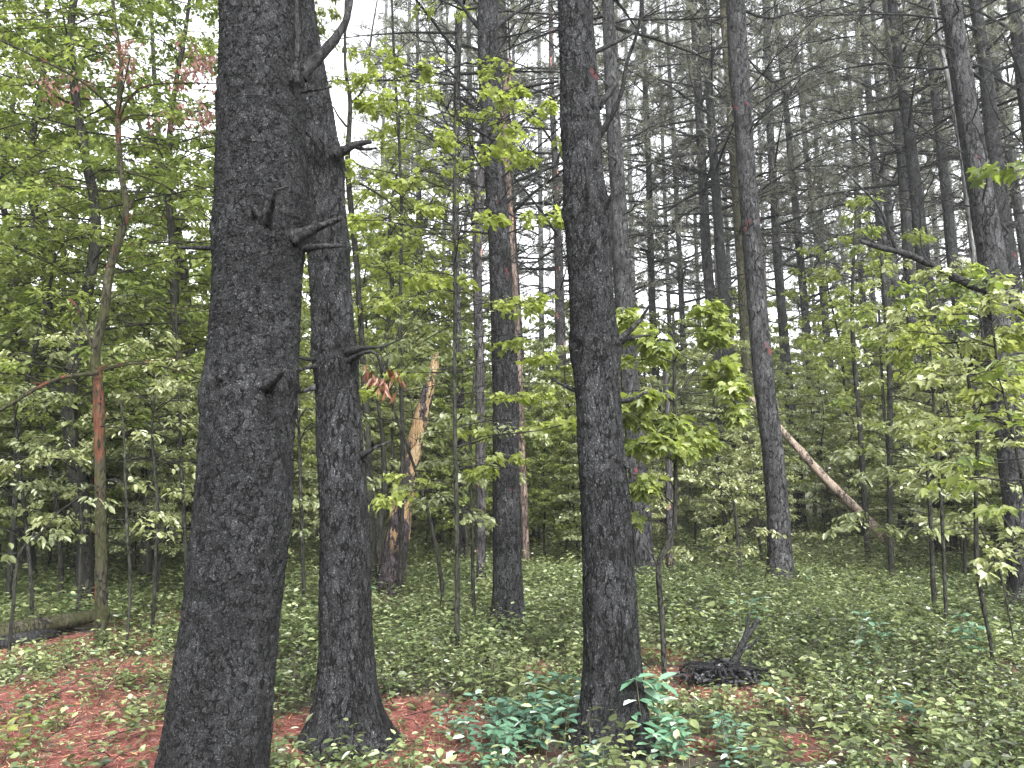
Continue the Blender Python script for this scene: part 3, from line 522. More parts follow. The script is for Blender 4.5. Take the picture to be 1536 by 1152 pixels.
for px, D, s in [(560, 22, 1.25), (625, 25, 1.35), (1090, 36, 1.15), (1150, 40, 1.3), (1215, 34, 1.1), (1300, 40, 1.25), (1370, 36, 1.1), (1440, 32, 1.05), (1520, 36, 1.2), (1010, 36, 1.1), (940, 38, 1.2), (830, 36, 1.1), (700, 34, 1.1), (560, 36, 1.2), (620, 26, .95), (1250, 48, 1.4), (1350, 50, 1.4)]:
    place('tall', px, D, s)
def scat(kind, n, x0, x1, d0, d1, s0, s1):
    for q in range(n):
        px = x0+(q+random.random())*(x1-x0)/n; D = random.uniform(d0, d1); place(kind, px, D, random.uniform(s0, s1))
scat('mid', 16, -250, 430, 10, 18, .7, 1.05)
scat('mid', 16, -300, 430, 18, 32, .9, 1.3)
scat('mid', 22, 430, 1050, 14, 24, .65, .95)
scat('mid', 22, 430, 1050, 24, 40, .9, 1.4)
scat('mid', 24, 1050, 1750, 13.5, 24, .65, .95)
scat('mid', 24, 1050, 1700, 24, 40, .9, 1.4)
scat('mid', 16, 1060, 1800, 11.5, 17, .55, .8)
scat('mid', 9, 620, 900, 13.5, 18, .5, .75)
scat('mid', 12, 1060, 1700, 20.5, 27, .8, 1.1)
scat('mid', 10, -200, 430, 11, 16, .5, .8)
scat('low', 14, -300, 430, 13, 26, .8, 1.3)
scat('low', 20, 430, 1050, 18, 34, .8, 1.3)
scat('low', 32, 1050, 1700, 14, 28, .8, 1.3)
# far wood as one mass
m = MB(); N = 70000
xx = rng.uniform(-75, 75, N); yy = rng.uniform(64, 84, N); hh = 11+3.5*np.sin(xx*.35)+2*np.sin(xx*.9+1)+np.where(xx < -12, 5, 0); zz = hh*rng.random(N)**.8
leaves(m, np.stack([xx, yy, zz], -1), rdir(N), rnor(N, .6), rng.uniform(.3, .55, N), T_OVAL, 1.1)
tag(m.build('distant_wood', M['leaf_bright'], smooth=False), kind='stuff', label='far mass of green foliage closing the view between the trunks', cat='foliage')
# ------------------------------------------------------------------ particular saplings
def sap(name, label, cat, pts, D, mat, spr, leaf, lmat, tm=T_OVAL, limbs=(), sides=10, lw=1., nl=90, group=None, dropz=0):
    P = [W(a, b, D) for a, b, _ in pts]; rr0 = [w/2*D/F for _, _, w in pts]
    if P[0].z > .02:
        P.insert(0, Vector((P[0].x, P[0].y, gz(P[0].x, P[0].y)))); rr0.insert(0, rr0[0])
    base = Vector((P[0].x, P[0].y, gz(P[0].x, P[0].y))); P = [p-base for p in P]; P[0] = Vector((0, 0, -.1))
    e = empty(name, base, label, cat, group); m = MB(); n = len(P)*7; Q = spline(P, n); rr = np.interp(np.linspace(0, len(P)-1, n), range(len(P)), rr0)
    tube(m, Q, rr, sides, rough=.03); c = MB()
    for lp in limbs:
        LP = [W(a, b, D+dd)-base for a, b, w, dd in lp]; lr = [w/2*D/F for a, b, w, dd in lp]
        q = spline(LP, 12); tube(m, q, np.interp(np.linspace(0, 1, 12), np.linspace(0, 1, len(lr)), lr), 6, rough=.06)
    for (px, py, dx, L, dd) in spr:        # spray starting at px, heading dx (left/right), length L m, depth offset
        p = W(px, py, D+dd)-base; T = Vector((dx, random.uniform(-.8, .8), random.uniform(-.1, .3)))
        # joining twig back to the stem
        k = int(np.argmin([abs(q[2]-(p.z-.15*abs(dd)-.05)) for q in Q])); a = Vector(tuple(Q[k]))
        tube(m, [a, a.lerp(p, .5)+Vector((0, 0, .04)), p], [.007, .006, .005], 4)
        sprays(c, m, p, T, L, nl, leaf, tm, droop=random.uniform(.1, .5), th=.0035, ntw=6, tilt=.3)
    m.build('trunk', M[mat], e); c.build('crown', M[lmat], e, smooth=False); return e, base, Q
RR = random.uniform
def rs(n, x0, x1, y0, y1, L=(.4, .8), dd=.8): return [(RR(x0, x1), RR(y0, y1), random.choice((-1, 1)), RR(*L), RR(-dd, dd)) for _ in range(n)]
# crooked sapling on the left
eL, bL, QL = sap('crooked_sapling', 'crooked dark sapling on the left with a peeling reddish base and kinked upper stem', 'sapling',
    [(151, 962, 19), (152, 860, 17), (151, 768, 16), (148, 600, 16), (143, 530, 14), (156, 470, 14), (166, 400, 13), (189, 318, 10), (181, 255, 9), (177, 180, 9), (182, 100, 7), (172, 30, 6), (165, -60, 5)], 8.07, 'moss_red',
    [(120, 555, -1, .9, 0), (60, 575, -1, .7, -.2), (190, 545, 1, 1.0, 0), (250, 540, 1, .8, -.2), (200, 240, 1, .9, 0), (210, 180, 1, .8, .1), (140, 300, -1, .8, 0), (100, 330, -1, .8, -.2), (230, 60, 1, .8, 0), (120, 60, -1, .9, 0), (60, 120, -1, .8, .2), (40, 280, -1, .8, 0)]+rs(26, -20, 320, -80, 470, (.5, 1.0), 1.0), .085, 'leaf', T_OVAL,
    limbs=[[(189, 318, 7, 0), (200, 300, 5, 0), (212, 278, 3, 0)], [(177, 180, 5, 0), (215, 130, 3, -.2), (330, 125, 2, -.3)], [(178, 185, 4, 0), (210, 172, 3, 0), (330, 185, 2, 0)], [(181, 255, 4, 0), (250, 280, 3, .2), (330, 340, 2, .4)],
           [(178, 175, 5, 0), (120, 120, 4, -.3), (0, 60, 3, -.6)], [(143, 535, 5, 0), (120, 470, 5, 0), (104, 448, 4, 0)], [(148, 560, 6, -.1), (80, 570, 6, -.2), (0, 615, 6, -.4), (-60, 640, 6, -.5)], [(150, 556, 4, 0), (220, 545, 3, -.2), (310, 572, 2, -.4)]])
m = MB(); N = 360
cc = [(280, 70), (290, 90), (300, 105), (285, 110), (310, 95), (320, 150), (315, 170), (255, 175), (270, 170), (300, 180), (240, 178), (190, 110), (185, 70), (195, 75), (75, 130), (80, 138), (120, 125), (318, 100), (275, 125), (185, 95)]
c = np.array([tuple(W(x, y, 7.9)) for x, y in cc]); pos = c[rng.integers(0, len(c), N)]+rng.normal(0, .075, (N, 3)); d = rdir(N); d[:, 2] = -1.3
leaves(m, pos-np.array(tuple(bL)), nrm(d), rng.normal(0, 1, (N, 3)), rng.uniform(.06, .1, N), T_OVAL, .7)
tag(m.build('withered_leaves', M['pinkleaf'], eL), 'pink and rust withered leaves among the green')
sap('thin_sapling', 'thin dark stem at the far left edge of the photo', 'sapling', [(12, 895, 8), (22, 760, 7), (27, 640, 7), (48, 540, 6), (70, 450, 5), (84, 380, 4)], 10, 'sap', rs(12, 0, 140, 340, 640, (.4, .8)), .08, 'leaf')
sap('thin_sapling', 'slender curved stem between the far left stem and the crooked sapling', 'sapling', [(92, 885, 8), (88, 790, 7), (75, 700, 6), (62, 620, 5), (55, 560, 4)], 10.5, 'sap', rs(12, 20, 200, 520, 760, (.4, .7)), .08, 'leaf_dull')
sap('thin_sapling', 'pale leaved low sapling in front of the far left stems', 'sapling', [(20, 905, 5), (30, 830, 4), (60, 800, 3)], 7.2, 'sap', [(30, 810, 1, .5, -.1), (50, 800, 1, .4, 0), (25, 830, -1, .4, 0), (120, 745, 1, .4, 0)], .085, 'leaf_dull', nl=22)
sap('thin_sapling', 'small sapling with pale glinting leaves standing left of the thickest trunk', 'sapling', [(195, 880, 4), (190, 780, 4), (185, 640, 3), (180, 600, 3)], 7.6, 'sap', [(170, 780, 1, .5, 0), (200, 760, 1, .4, 0), (220, 800, 1, .4, 0), (160, 720, 1, .4, 0), (230, 690, 1, .5, .2), (150, 640, 1, .5, 0)], .085, 'leaf_dull', nl=24)
for lab, pts, D, lo in [('sapling with small pale leaves between the crooked sapling and the thickest trunk', [(232, 880, 5), (236, 760, 5), (228, 640, 4), (240, 540, 3)], 8.6, (190, 330, 500, 800)),
  ('sapling with small pale leaves just left of the crooked sapling', [(118, 900, 6), (122, 780, 5), (112, 660, 4), (105, 560, 3)], 9.2, (40, 170, 500, 800)),
  ('pale leaved sapling filling the lower left corner of the thicket', [(48, 900, 5), (40, 800, 5), (30, 700, 4), (20, 600, 3)], 8.8, (-40, 100, 560, 800)),
  ('tall slim sapling with pale leaves glimpsed between the two left trunks', [(456, 900, 6), (450, 700, 5), (447, 560, 4), (452, 420, 3)], 9.5, (430, 470, 400, 800)),
  ('sapling whose pale leaves mask the thicket above the fallen logs', [(280, 870, 6), (272, 700, 5), (268, 560, 4), (262, 440, 3)], 9.9, (160, 330, 400, 700))]:
    sap('pale_sapling', lab, 'sapling', pts, D, 'sap', rs(24, *lo, (.4, .8), .9), .075, 'leaf_dull', nl=75)
sap('slim_sapling', 'slim tall sapling with bright green leaves high beside the bare twiggy tree', 'sapling', [(600, 885, 7), (604, 700, 7), (600, 500, 6), (602, 300, 5), (590, 60, 4), (586, -60, 3)], 11.8, 'sap', rs(40, 545, 690, -60, 420, (.4, .8), 1.), .095, 'leaf_bright', nl=55)
# layered sapling in the middle
sap('layered_sapling', 'pencil thin straight sapling with bright layered leaves left of the central mid distance pine', 'sapling',
    [(685, 985, 8), (686, 850, 7), (682, 600, 6), (683, 400, 5), (682, 200, 4), (690, 60, 3)], 7.6, 'sap',
    [(690, 590, 1, .8, 0), (740, 600, 1, .6, 0), (660, 560, -1, .6, 0), (620, 585, -1, .6, 0), (760, 650, 1, .6, 0), (640, 440, -1, .7, 0), (720, 470, 1, .7, 0), (660, 350, -1, .7, 0), (600, 330, -1, .6, .2), (720, 215, 1, .5, 0), (640, 130, -1, .7, 0), (620, 80, -1, .6, 0), (740, 240, 1, .5, -.2), (650, 280, -1, .6, 0), (770, 540, 1, .5, 0), (700, 690, 1, .6, 0), (650, 720, -1, .6, .2), (760, 340, 1, .6, 0)]+rs(28, 570, 820, 60, 760, (.4, .7), .8), .082, 'leaf_bright', T_MAPLE, nl=75)
sap('thin_sapling', 'thin paired stem just right of the layered sapling', 'sapling', [(711, 935, 6), (708, 800, 5), (706, 640, 4), (716, 520, 3)], 9.0, 'sap', rs(10, 640, 800, 560, 790, (.4, .7)), .09, 'leaf_dull', nl=80)
sap('thin_sapling', 'sapling whose pale leaves spread over the foot of the broken snag', 'sapling', [(662, 870, 6), (640, 760, 5), (600, 640, 4), (570, 560, 3)], 9.8, 'sap', rs(22, 540, 720, 400, 780, (.4, .8), 1.2), .09, 'leaf_dull', nl=80)
# dense sapling right of the central right trunk
sap('dense_sapling', 'sapling with a kinked stem and dense dark leafy crown right of the central right trunk', 'sapling',
    [(997, 1035, 8), (994, 940, 8), (988, 852, 9), (1003, 812, 8), (1013, 770, 7), (1012, 600, 6), (1010, 470, 4)], 6.1, 'sap',
    [(1000, 500, -1, .45, 0), (1020, 500, 1, .5, 0), (1040, 540, 1, .45, 0), (960, 540, -1, .3, 0), (1050, 590, 1, .35, 0), (960, 600, -1, .3, 0), (1000, 640, -1, .4, 0), (1030, 650, 1, .3, 0), (1000, 720, -1, .25, 0), (975, 740, -1, .25, .2), (1020, 460, 1, .4, 0), (975, 480, -1, .35, 0), (1070, 620, 1, .25, 0), (960, 780, -1, .2, .2)]+rs(14, 950, 1080, 460, 690, (.3, .5), .4), .088, 'leaf', T_MAPLE, nl=110,
    limbs=[[(988, 852, 5, 0), (980, 835, 4, 0), (965, 815, 3, .1)], [(1012, 600, 4, 0), (1040, 560, 3, 0), (1070, 520, 2, 0)]])
sap('right_edge_sapling', 'leafy sapling with many olive leaves hanging at the right edge below the bare branch', 'sapling', [(1590, 1010, 8), (1560, 850, 7), (1530, 700, 6), (1500, 560, 4), (1480, 430, 3)], 6.3, 'sap', rs(34, 1400, 1600, 400, 860, (.35, .6), .5), .08, 'leaf_dull', T_MAPLE, nl=60)
sap('right_edge_sapling', 'slender sapling with dark leaves hanging over the middle of the bare branch', 'sapling', [(1418, 900, 5), (1412, 760, 5), (1400, 600, 4), (1390, 440, 3)], 8.4, 'sap', rs(26, 1300, 1480, 390, 600, (.35, .6), .5), .085, 'leaf', nl=70)
# right side stems
sap('thin_sapling', 'bare curved dark stem hanging in front of the large grey pine at right', 'sapling', [(1486, 965, 5), (1473, 900, 6), (1465, 840, 7), (1464, 740, 6), (1466, 640, 5), (1450, 560, 4)], 7.0, 'sap',
    [(1440, 560, -1, .5, 0), (1480, 500, 1, .5, 0), (1430, 500, -1, .5, 0), (1460, 620, 1, .4, 0), (1500, 470, 1, .4, 0), (1400, 520, -1, .4, 0), (1440, 640, -1, .4, 0), (1490, 570, 1, .4, 0)]+rs(16, 1390, 1560, 450, 680, (.3, .6), .6), .085, 'leaf', nl=70, limbs=[[(1470, 790, 3, 0), (1500, 860, 3, 0), (1520, 960, 2, 0)], [(1468, 740, 3, 0), (1500, 770, 3, 0), (1540, 830, 2, 0)]])
sap('thin_sapling', 'sapling with drooping bright leaves at the right edge below the top corner', 'sapling', [(1600, 1000, 9), (1595, 700, 7), (1580, 400, 5), (1560, 240, 4)], 5.4, 'sap',
    [(1530, 245, -1, .28, 0), (1540, 250, -1, .25, 0), (1520, 720, -1, .5, -.2), (1500, 690, -1, .5, 0), (1530, 640, -1, .45, 0), (1540, 760, -1, .35, 0), (1550, 420, -1, .4, 0), (1540, 540, -1, .4, 0)], .10, 'leaf', T_MAPLE, nl=26)
sap('bright_sapling', 'sapling with a narrow bright green crown in front of the open sky gap', 'sapling', [(1302, 830, 9), (1290, 640, 8), (1278, 480, 6), (1285, 300, 4)], 16, 'sap', rs(34, 1225, 1350, 290, 640, (.5, .9), 1.0), .12, 'leaf', nl=80)
sap('twin_stem_sapling', 'dark thin double stem left of the stout dark pine', 'sapling', [(1335, 800, 8), (1335, 600, 8), (1330, 480, 7), (1322, 380, 5)], 13, 'sap', rs(20, 1280, 1420, 380, 660, (.5, .9), 1.), .1, 'leaf_dull', nl=50, limbs=[[(1335, 700, 6, 0), (1325, 600, 5, .1), (1318, 460, 4, .2)]])
sap('shrub_sapling', 'wide pale leaved sapling at mid right under the fallen branch', 'sapling', [(1400, 880, 7), (1395, 760, 6), (1390, 690, 4)], 9.5, 'sap', rs(26, 1290, 1500, 640, 810, (.4, .8), 1.), .09, 'leaf_dull', nl=65)
sap('shrub_sapling', 'bushy sapling beside the foot of the tall mid distance pine', 'sapling', [(1110, 850, 6), (1105, 790, 5), (1100, 750, 4)], 13, 'sap', rs(22, 1040, 1140, 690, 830, (.4, .8), 1.), .085, 'leaf_dull', nl=45)
sap('forked_tree', 'grey forked broadleaf trunk seen against the sky behind the crooked sapling', 'tree', [(290, 790, 24), (288, 700, 24), (284, 600, 20), (276, 420, 16), (262, 330, 14), (246, 280, 12), (238, 200, 8), (232, 120, 7), (225, -20, 5)], 17, 'sap', rs(30, 120, 330, -60, 420, (.8, 1.4), 2.0), .14, 'leaf', nl=55, limbs=[[(246, 280, 10, 0), (232, 240, 8, 0), (215, 205, 6, 0), (190, 120, 4, 0)]])
sap('dark_sapling', 'dark slender stem leaning beside the broken snag', 'sapling', [(566, 845, 14), (570, 780, 11), (577, 730, 9), (573, 650, 6), (566, 600, 4)], 14, 'sap', rs(14, 540, 640, 430, 700, (.5, .9), 1.), .1, 'leaf', nl=45)
# purplish twiggy tree against the sky
e = sap('bare_twig_tree', 'bare twiggy tree against the white sky right of the bending pine top', 'tree', [(560, 860, 12), (548, 600, 10), (535, 400, 9), (522, 260, 9), (524, 190, 8), (525, 150, 7), (518, 100, 5), (518, 20, 4), (520, -40, 3)], 12.5, 'sap', rs(8, 520, 600, 260, 480, (.5, .8), 1), .1, 'leaf', nl=30,
    limbs=[[(526, 155, 5, 0), (545, 135, 4, 0), (553, 105, 3, 0), (556, 60, 3, 0), (566, 0, 2, 0)], [(553, 105, 2, 0), (570, 90, 2, 0)], [(520, 190, 4, 0), (508, 175, 3, 0), (500, 160, 2, 0)], [(526, 240, 3, 0), (560, 262, 3, 0), (610, 300, 2, 0), (640, 330, 2, 0)], [(530, 270, 4, 0), (580, 300, 3, 0), (625, 350, 2, 0)]])
# ------------------------------------------------------------------ snags, logs, stump
def broken_top(mb, P, r, sides=14, jag=.12, mi=0):
    tube(mb, P, r, sides, rough=.05, cap=True, mi=mi)
    p = np.array(tuple(P[-1]), float)
    for q in range(6):
        a = q*1.05; o = np.array([math.cos(a), math.sin(a), 0])*r[-1]*.7; tube(mb, [p+o-[0, 0, .1], p+o*.9+[random.uniform(-.02, .02), 0, random.uniform(.4, 1)*jag]], [r[-1]*.3, .004], 4, mi=mi)
def stem_thing(name, label, cat, pts, D, mat, top=True, n=24, group=None, sides=16, dds=None):
    dds = dds or [0]*len(pts); P = [W(a, b, D+dd) for (a, b, w), dd in zip(pts, dds)]; rr = [w/2*(D+dd)/F for (a, b, w), dd in zip(pts, dds)]
    base = Vector((P[0].x, P[0].y, gz(P[0].x, P[0].y))); e = empty(name, base, label, cat, group); P = [p-base for p in P]; P[0].z = min(P[0].z, -.08)
    m = MB(); Q = spline(P, n); r = np.interp(np.linspace(0, 1, n), np.linspace(0, 1, len(rr)), rr)
    (broken_top if top else tube)(m, Q, r, sides); m.build('trunk', M[mat], e); return e, base, Q
es, bs, Qs = stem_thing('broken_snag', 'leaning broken snag with dark bark flaking off yellow and pink wood', 'dead tree', [(582, 884, 44), (596, 810, 36), (606, 740, 30), (617, 690, 26), (628, 640, 22), (640, 595, 19), (650, 555, 15), (655, 535, 10)], 12.1, 'snag')
for q in range(7):
    p = Vector(tuple(Qs[8+q*2])); put_branch(es, Vector((0, 0, 0)), p, random.uniform(0, 6), random.uniform(0, .5), random.uniform(.5, 1.0))
stem_thing('splintered_snag', 'tall splintered snag with orange bare wood behind the top of the central pine', 'dead tree', [(722, 850, 14), (720, 600, 14), (716, 400, 14), (719, 300, 17), (721, 262, 15), (724, 235, 8)], 12, 'redsnag', n=40)
stem_thing('splintered_snag', 'narrow stripped orange snag reaching the top beside the central pine', 'dead tree', [(790, 825, 12), (775, 500, 11), (760, 250, 11), (757, 170, 12), (762, 120, 11), (765, 90, 6)], 15, 'orangewood', n=40)
stem_thing('broken_pale_stem', 'pale broken trunk twisting down between the red scarred pine and the large grey pine', 'dead tree', [(1510, 640, 12), (1478, 500, 11), (1462, 384, 11), (1452, 300, 11), (1443, 230, 9), (1428, 150, 8), (1410, 60, 6), (1400, 0, 5)], 13, 'pale', n=40)
stem_thing('small_stump', 'small rotten orange stump far behind the layered sapling', 'stump', [(658, 846, 15), (657, 830, 12), (658, 812, 10), (659, 795, 8)], 18, 'orangewood', n=10)
stem_thing('thin_snag', 'thin reddish bare stem behind the dense leafy sapling', 'dead tree', [(1006, 860, 12), (1004, 760, 11), (1003, 650, 10), (998, 560, 8)], 14, 'redsnag', n=20)
def log(name, label, pts, mat, cat='log', sides=18, n=24, kn=3):
    P = [Vector(p[:3]) for p in pts]; rr = [p[3] for p in pts]; base = P[0].copy(); e = empty(name, base, label, cat); m = MB()
    Q = spline([p-base for p in P], n); r = np.interp(np.linspace(0, 1, n), np.linspace(0, 1, len(rr)), rr); tube(m, Q, r, sides, rough=.05)
    mb2 = MB(); q0 = Q[0]; e_ = m.build('log_body', M[mat], e)
    for q in range(kn): put_branch(e, Vector((0, 0, 0)), Q[4+q*5], random.uniform(0, 6), random.uniform(.2, 1), random.uniform(.25, .6), 1.4)
    return e
g = W(1352, 832, 18.2); a = W(1172, 645, 19.5); b = W(1240, 720, 19); c_ = W(1300, 780, 18.6); t0 = W(1095, 562, 20)
log('leaning_log', 'pink weathered leaning log sloping down right of the tall mid distance pine', [(g.x+.1, g.y, -.05, .125), (*c_, .12), (*b, .105), (*a, .085), (*t0, .06)], 'pinklog')
A = G(-60, 985); B = G(60, 965); C = G(150, 945)
log('fallen_log', 'dark mossy fallen log lying at the left edge, upper one of two', [(A.x, A.y+.12, .15, .10), (B.x, B.y+.12, .17, .085), (C.x, C.y+.12, .16, .06)], 'mossy', n=30)
log('fallen_log', 'charred black fallen log, lower one of two at the left edge', [(A.x, A.y-.1, .07, .075), (B.x, B.y-.1, .08, .07), (C.x-.25, C.y-.1, .09, .05)], 'dead', n=30, kn=2)
# dead branch lodged across the right
P = [(1290, 362, 5, 0), (1322, 372, 8, 0), (1370, 385, 10, 0), (1450, 425, 13, .1), (1540, 465, 15, .2)]
pts = [W(x, y, 6.6+dd) for x, y, w, dd in P]; rr = [w/2*6.6/F for _, _, w, _ in P]
last = pts[-1]; pts.append(last+Vector((1.2, .3, -.9))); rr.append(.05); pts.append(Vector((last.x+3.3, last.y+.8, -.03))); rr.append(.06)
base = pts[-1].copy(); base.z = 0; e = empty('leaning_dead_branch', base, 'long bare dead branch slanting in from the right edge among leaves', 'dead branch')
m = MB(); n = 40; tube(m, spline([p-base for p in pts], n), np.interp(np.linspace(0, 1, n), np.linspace(0, 1, len(rr)), rr), 12, rough=.07)
for L in ([(1345, 378, 6), (1335, 350, 5), (1318, 310, 4), (1285, 275, 3), (1262, 250, 2)], [(1322, 370, 4), (1306, 360, 3), (1296, 352, 2)], [(1400, 400, 4), (1385, 380, 3), (1380, 350, 2)]):
    q = [W(x, y, 6.6)-base for x, y, w in L]; tube(m, spline(q, 14), np.linspace(L[0][2], L[-1][2], 14)/2*6.6/F, 6, rough=.06)
m.build('limb', M['dead'], e)
# uprooted stump with dark soil
sb = G(1090, 1022); sb.z = gz(sb.x, sb.y)
e = empty('uprooted_stump', sb, 'low dark root stump with two upright twigs beside a red needle patch', 'stump')
m = MB(); n = 26
th = np.linspace(0, 2*np.pi, n, endpoint=False); V = [(0, 0, .13)]; 
rings = [(.08, .12), (.15, .10), (.2, .04), (.24, -.05)]
for r_, z_ in rings:
    for a in th: V.append((r_*math.cos(a)*(1.25+random.uniform(-.15, .15)), r_*math.sin(a)*(.8+random.uniform(-.12, .12)), z_+random.uniform(-.03, .035)))
loops = []; tot = []
for k in range(n): loops += [0, 1+k, 1+(k+1) % n]; tot.append(3)
for q in range(3):
    for k in range(n): a0 = 1+q*n; loops += [a0+k, a0+n+k, a0+n+(k+1) % n, a0+(k+1) % n]; tot.append(4)
m.add(np.array(V), loops, tot); m.build('root_mound', M['charred'], e, smooth=False)
for L in ([(1090, 1010, 16), (1105, 985, 13), (1120, 955, 9), (1138, 928, 5)], [(1105, 985, 9), (1116, 960, 7), (1122, 935, 4), (1124, 918, 3)], [(1112, 975, 7), (1130, 965, 5), (1142, 955, 3)]):
    m = MB(); q = [W(x, y, sb.y)-sb for x, y, w in L]; tube(m, spline(q, 12), np.linspace(L[0][2], L[-1][2], 12)/2*sb.y/F, 7, rough=.08); m.build('stub', M['dead'], e)
for q in range(24):
    a = random.uniform(0, 6.3); m = MB(); L = random.uniform(.25, .5)
    tube(m, [Vector((math.cos(a)*.1, math.sin(a)*.1, .12)), Vector((math.cos(a)*L*.7, math.sin(a)*L*.6, .13)), Vector((math.cos(a+.2)*L, math.sin(a+.2)*L, -.03))], [.02, .014, .005], 5, rough=.1); m.build('root', M['charred'], e)
m = MB(); N = 420; a_ = rng.uniform(0, 6.28, N); r_ = .36*np.sqrt(rng.random(N))
pos = np.stack([r_*1.25*np.cos(a_), r_*.8*np.sin(a_), .14*(1-r_/.42)+rng.uniform(0, .05, N)], -1)
leaves(m, pos, rdir(N), rnor(N, .6), rng.uniform(.03, .075, N), T_OVAL, 1.1); m.build('rotting_leaves', M['darkleaf'], e, smooth=False)
# ------------------------------------------------------------------ ground cover (nobody could count it)
trunks = [(o.location.x, o.location.y) for o in bpy.data.objects if o.name.startswith('pine_tree') and o.location.y < 16]+[(A.x+(C.x-A.x)*u, A.y+(C.y-A.y)*u-.15*w_) for u in (0, .15, .3, .45, .6, .75, .9) for w_ in (0, 1, 2)]
teal = [tuple(G(a, b))[:2] for a, b in [(800, 1140), (745, 1150), (850, 1115), (700, 1110), (1005, 1150), (962, 1125)]]
def cover(name, n, y0, y1, hmin, hmax, leaf, per, label, spread=1.0):
    n = int(n*1.32); yy = np.sqrt(rng.uniform(y0**2, y1**2, n)); xx = rng.uniform(-1, 1, n)*(yy*.9+1.3)
    lit = litter(xx, yy); clump = .55+.45*np.sin(xx*2.1+np.sin(yy*1.7)*2)*np.sin(yy*1.5+1)
    keep = rng.random(n) > np.maximum(lit*.80, .75*np.clip(.5-clump, 0, 1)+.22*(np.sin(xx*9+yy*3)*np.sin(yy*8-xx*4) > .35))
    for tx, ty in teal: keep &= ((xx-tx)**2+((yy-ty+.18)*.7)**2 > .30**2) | (rng.random(len(xx)) < .12)
    for tx, ty in trunks: keep &= ((xx-tx)**2+(yy-ty)**2) > (.27 if ty < 6 else .34)**2
    xx = xx[keep]; yy = yy[keep]; lit = lit[keep]; n = len(xx)
    h = rng.uniform(hmin, hmax, n)*(1-.5*lit)*(.75+.5*clump[keep]); pl = rng.normal(0, .15, n)+.16*np.sin(xx*1.3+np.sin(yy)*1.5)*np.sin(yy*.9+2)
    m = MB(); zz = gzn(xx, yy)
    tip = np.stack([xx+rng.normal(0, .05, n), yy+rng.normal(0, .05, n), zz+h], -1); bot = np.stack([xx, yy, zz-.02], -1)
    a = rng.uniform(0, 6.28, n)
    leaves(m, bot, tip-bot, np.stack([np.cos(a), np.sin(a), np.zeros(n)], -1), np.linalg.norm(tip-bot, axis=1), T_NEEDLE, width=.006/np.maximum(h, .05), mi=1)
    k = np.repeat(np.arange(n), per); q = np.tile(np.arange(per), n); N = len(k)
    u = np.clip(.35+.65*(q+rng.random(N)*.8)/per, 0, 1)[:, None]; pos = bot[k]+(tip[k]-bot[k])*u
    az = a[k]+q*2.4+rng.normal(0, .4, N); d = np.stack([np.cos(az), np.sin(az), rng.normal(-.05, .28, N)], -1)
    psz = rng.choice([.62, .85, 1.0, 1.35], n); pw = rng.choice([.6, .95, 1.15, 1.4], n)
    sz = leaf*psz[k]*rng.uniform(.65, 1.15, N)*(1.15-.4*u[:, 0]); pos = pos+d*(sz*spread*rng.uniform(.1, .8, N))[:, None]
    leaves(m, pos, d, rnor(N, .33), sz, T_OVAL, pw[k]*rng.uniform(.88, 1.12, N), tint=np.clip(rng.normal(.46, .25, N)+pl[k], 0, .93)+np.where(rng.random(n)[k] > .985, .07, 0))
    tag(m.build(name, [M['cover'], M['stem']], smooth=False), label=label, cat='ground plants', kind='stuff')
cover('ground_cover', 8500, 2.6, 7.5, .05, .27, .054, 10, 'low leafy undergrowth covering the near forest floor')
cover('ground_cover', 25000, 7.5, 15, .08, .30, .068, 9, 'low leafy undergrowth covering the middle forest floor')
cover('ground_cover', 30000, 15, 40, .12, .5, .105, 8, 'low leafy undergrowth covering the far forest floor')
cover('taller_ground_cover', 900, 3.8, 9, .22, .42, .07, 14, 'taller leafy plants rising above the near undergrowth', 1.3)
cover('taller_ground_cover', 3000, 8.5, 18, .2, .5, .085, 14, 'taller leafy plants rising above the undergrowth in the middle distance', 1.4)
# fallen needles
m = MB(); N = 150000
yy = np.sqrt(rng.uniform(2.3**2, 11**2, N)); xx = rng.uniform(-.8, .8, N)*yy; keep = rng.random(N) < litter(xx, yy)+.06; xx = xx[keep]; yy = yy[keep]; N = len(xx)
pos = np.stack([xx, yy, gzn(xx, yy)+rng.uniform(.003, .022, N)], -1); d = rdir(N, 0, .4)
leaves(m, pos, d, rnor(N, .3), rng.uniform(.05, .12, N), T_NEEDLE, width=.045)
tag(m.build('fallen_needles', M['straw']), label='red brown carpet of fallen pine needles', cat='needle litter', kind='stuff')
m = MB(); N = 1500
yy = np.sqrt(rng.uniform(2.3**2, 11**2, N)); xx = rng.uniform(-.8, .8, N)*yy
pos = np.stack([xx, yy, gzn(xx, yy)+rng.uniform(.01, .04, N)], -1)
leaves(m, pos, rdir(N, 0, .5), rnor(N, .5), rng.uniform(.04, .08, N), T_OVAL, 1.1)
tag(m.build('leaf_litter', M['pinkleaf'], smooth=False), label='scattered dry brown leaves on the forest floor', cat='leaf litter', kind='stuff')
m = MB()
for q in range(420):
    y = math.sqrt(random.uniform(2.5**2, 10**2)); x = random.uniform(-.75, .75)*y; a = random.uniform(0, 6.3); L = random.uniform(.12, .5); z = gz(x, y)
    p = Vector((x, y, z+random.uniform(.01, .03))); e_ = p+Vector((math.cos(a)*L, math.sin(a)*L, random.uniform(-.01, .12 if q % 3 else .3))); tube(m, [p, p.lerp(e_, .5)+Vector((random.uniform(-.03, .03), random.uniform(-.03, .03), .01)), e_], [.004, .003, .0015], 4)
tag(m.build('fallen_twigs', M['redsnag']), label='thin dry twigs strewn over the forest floor', cat='twigs', kind='stuff')
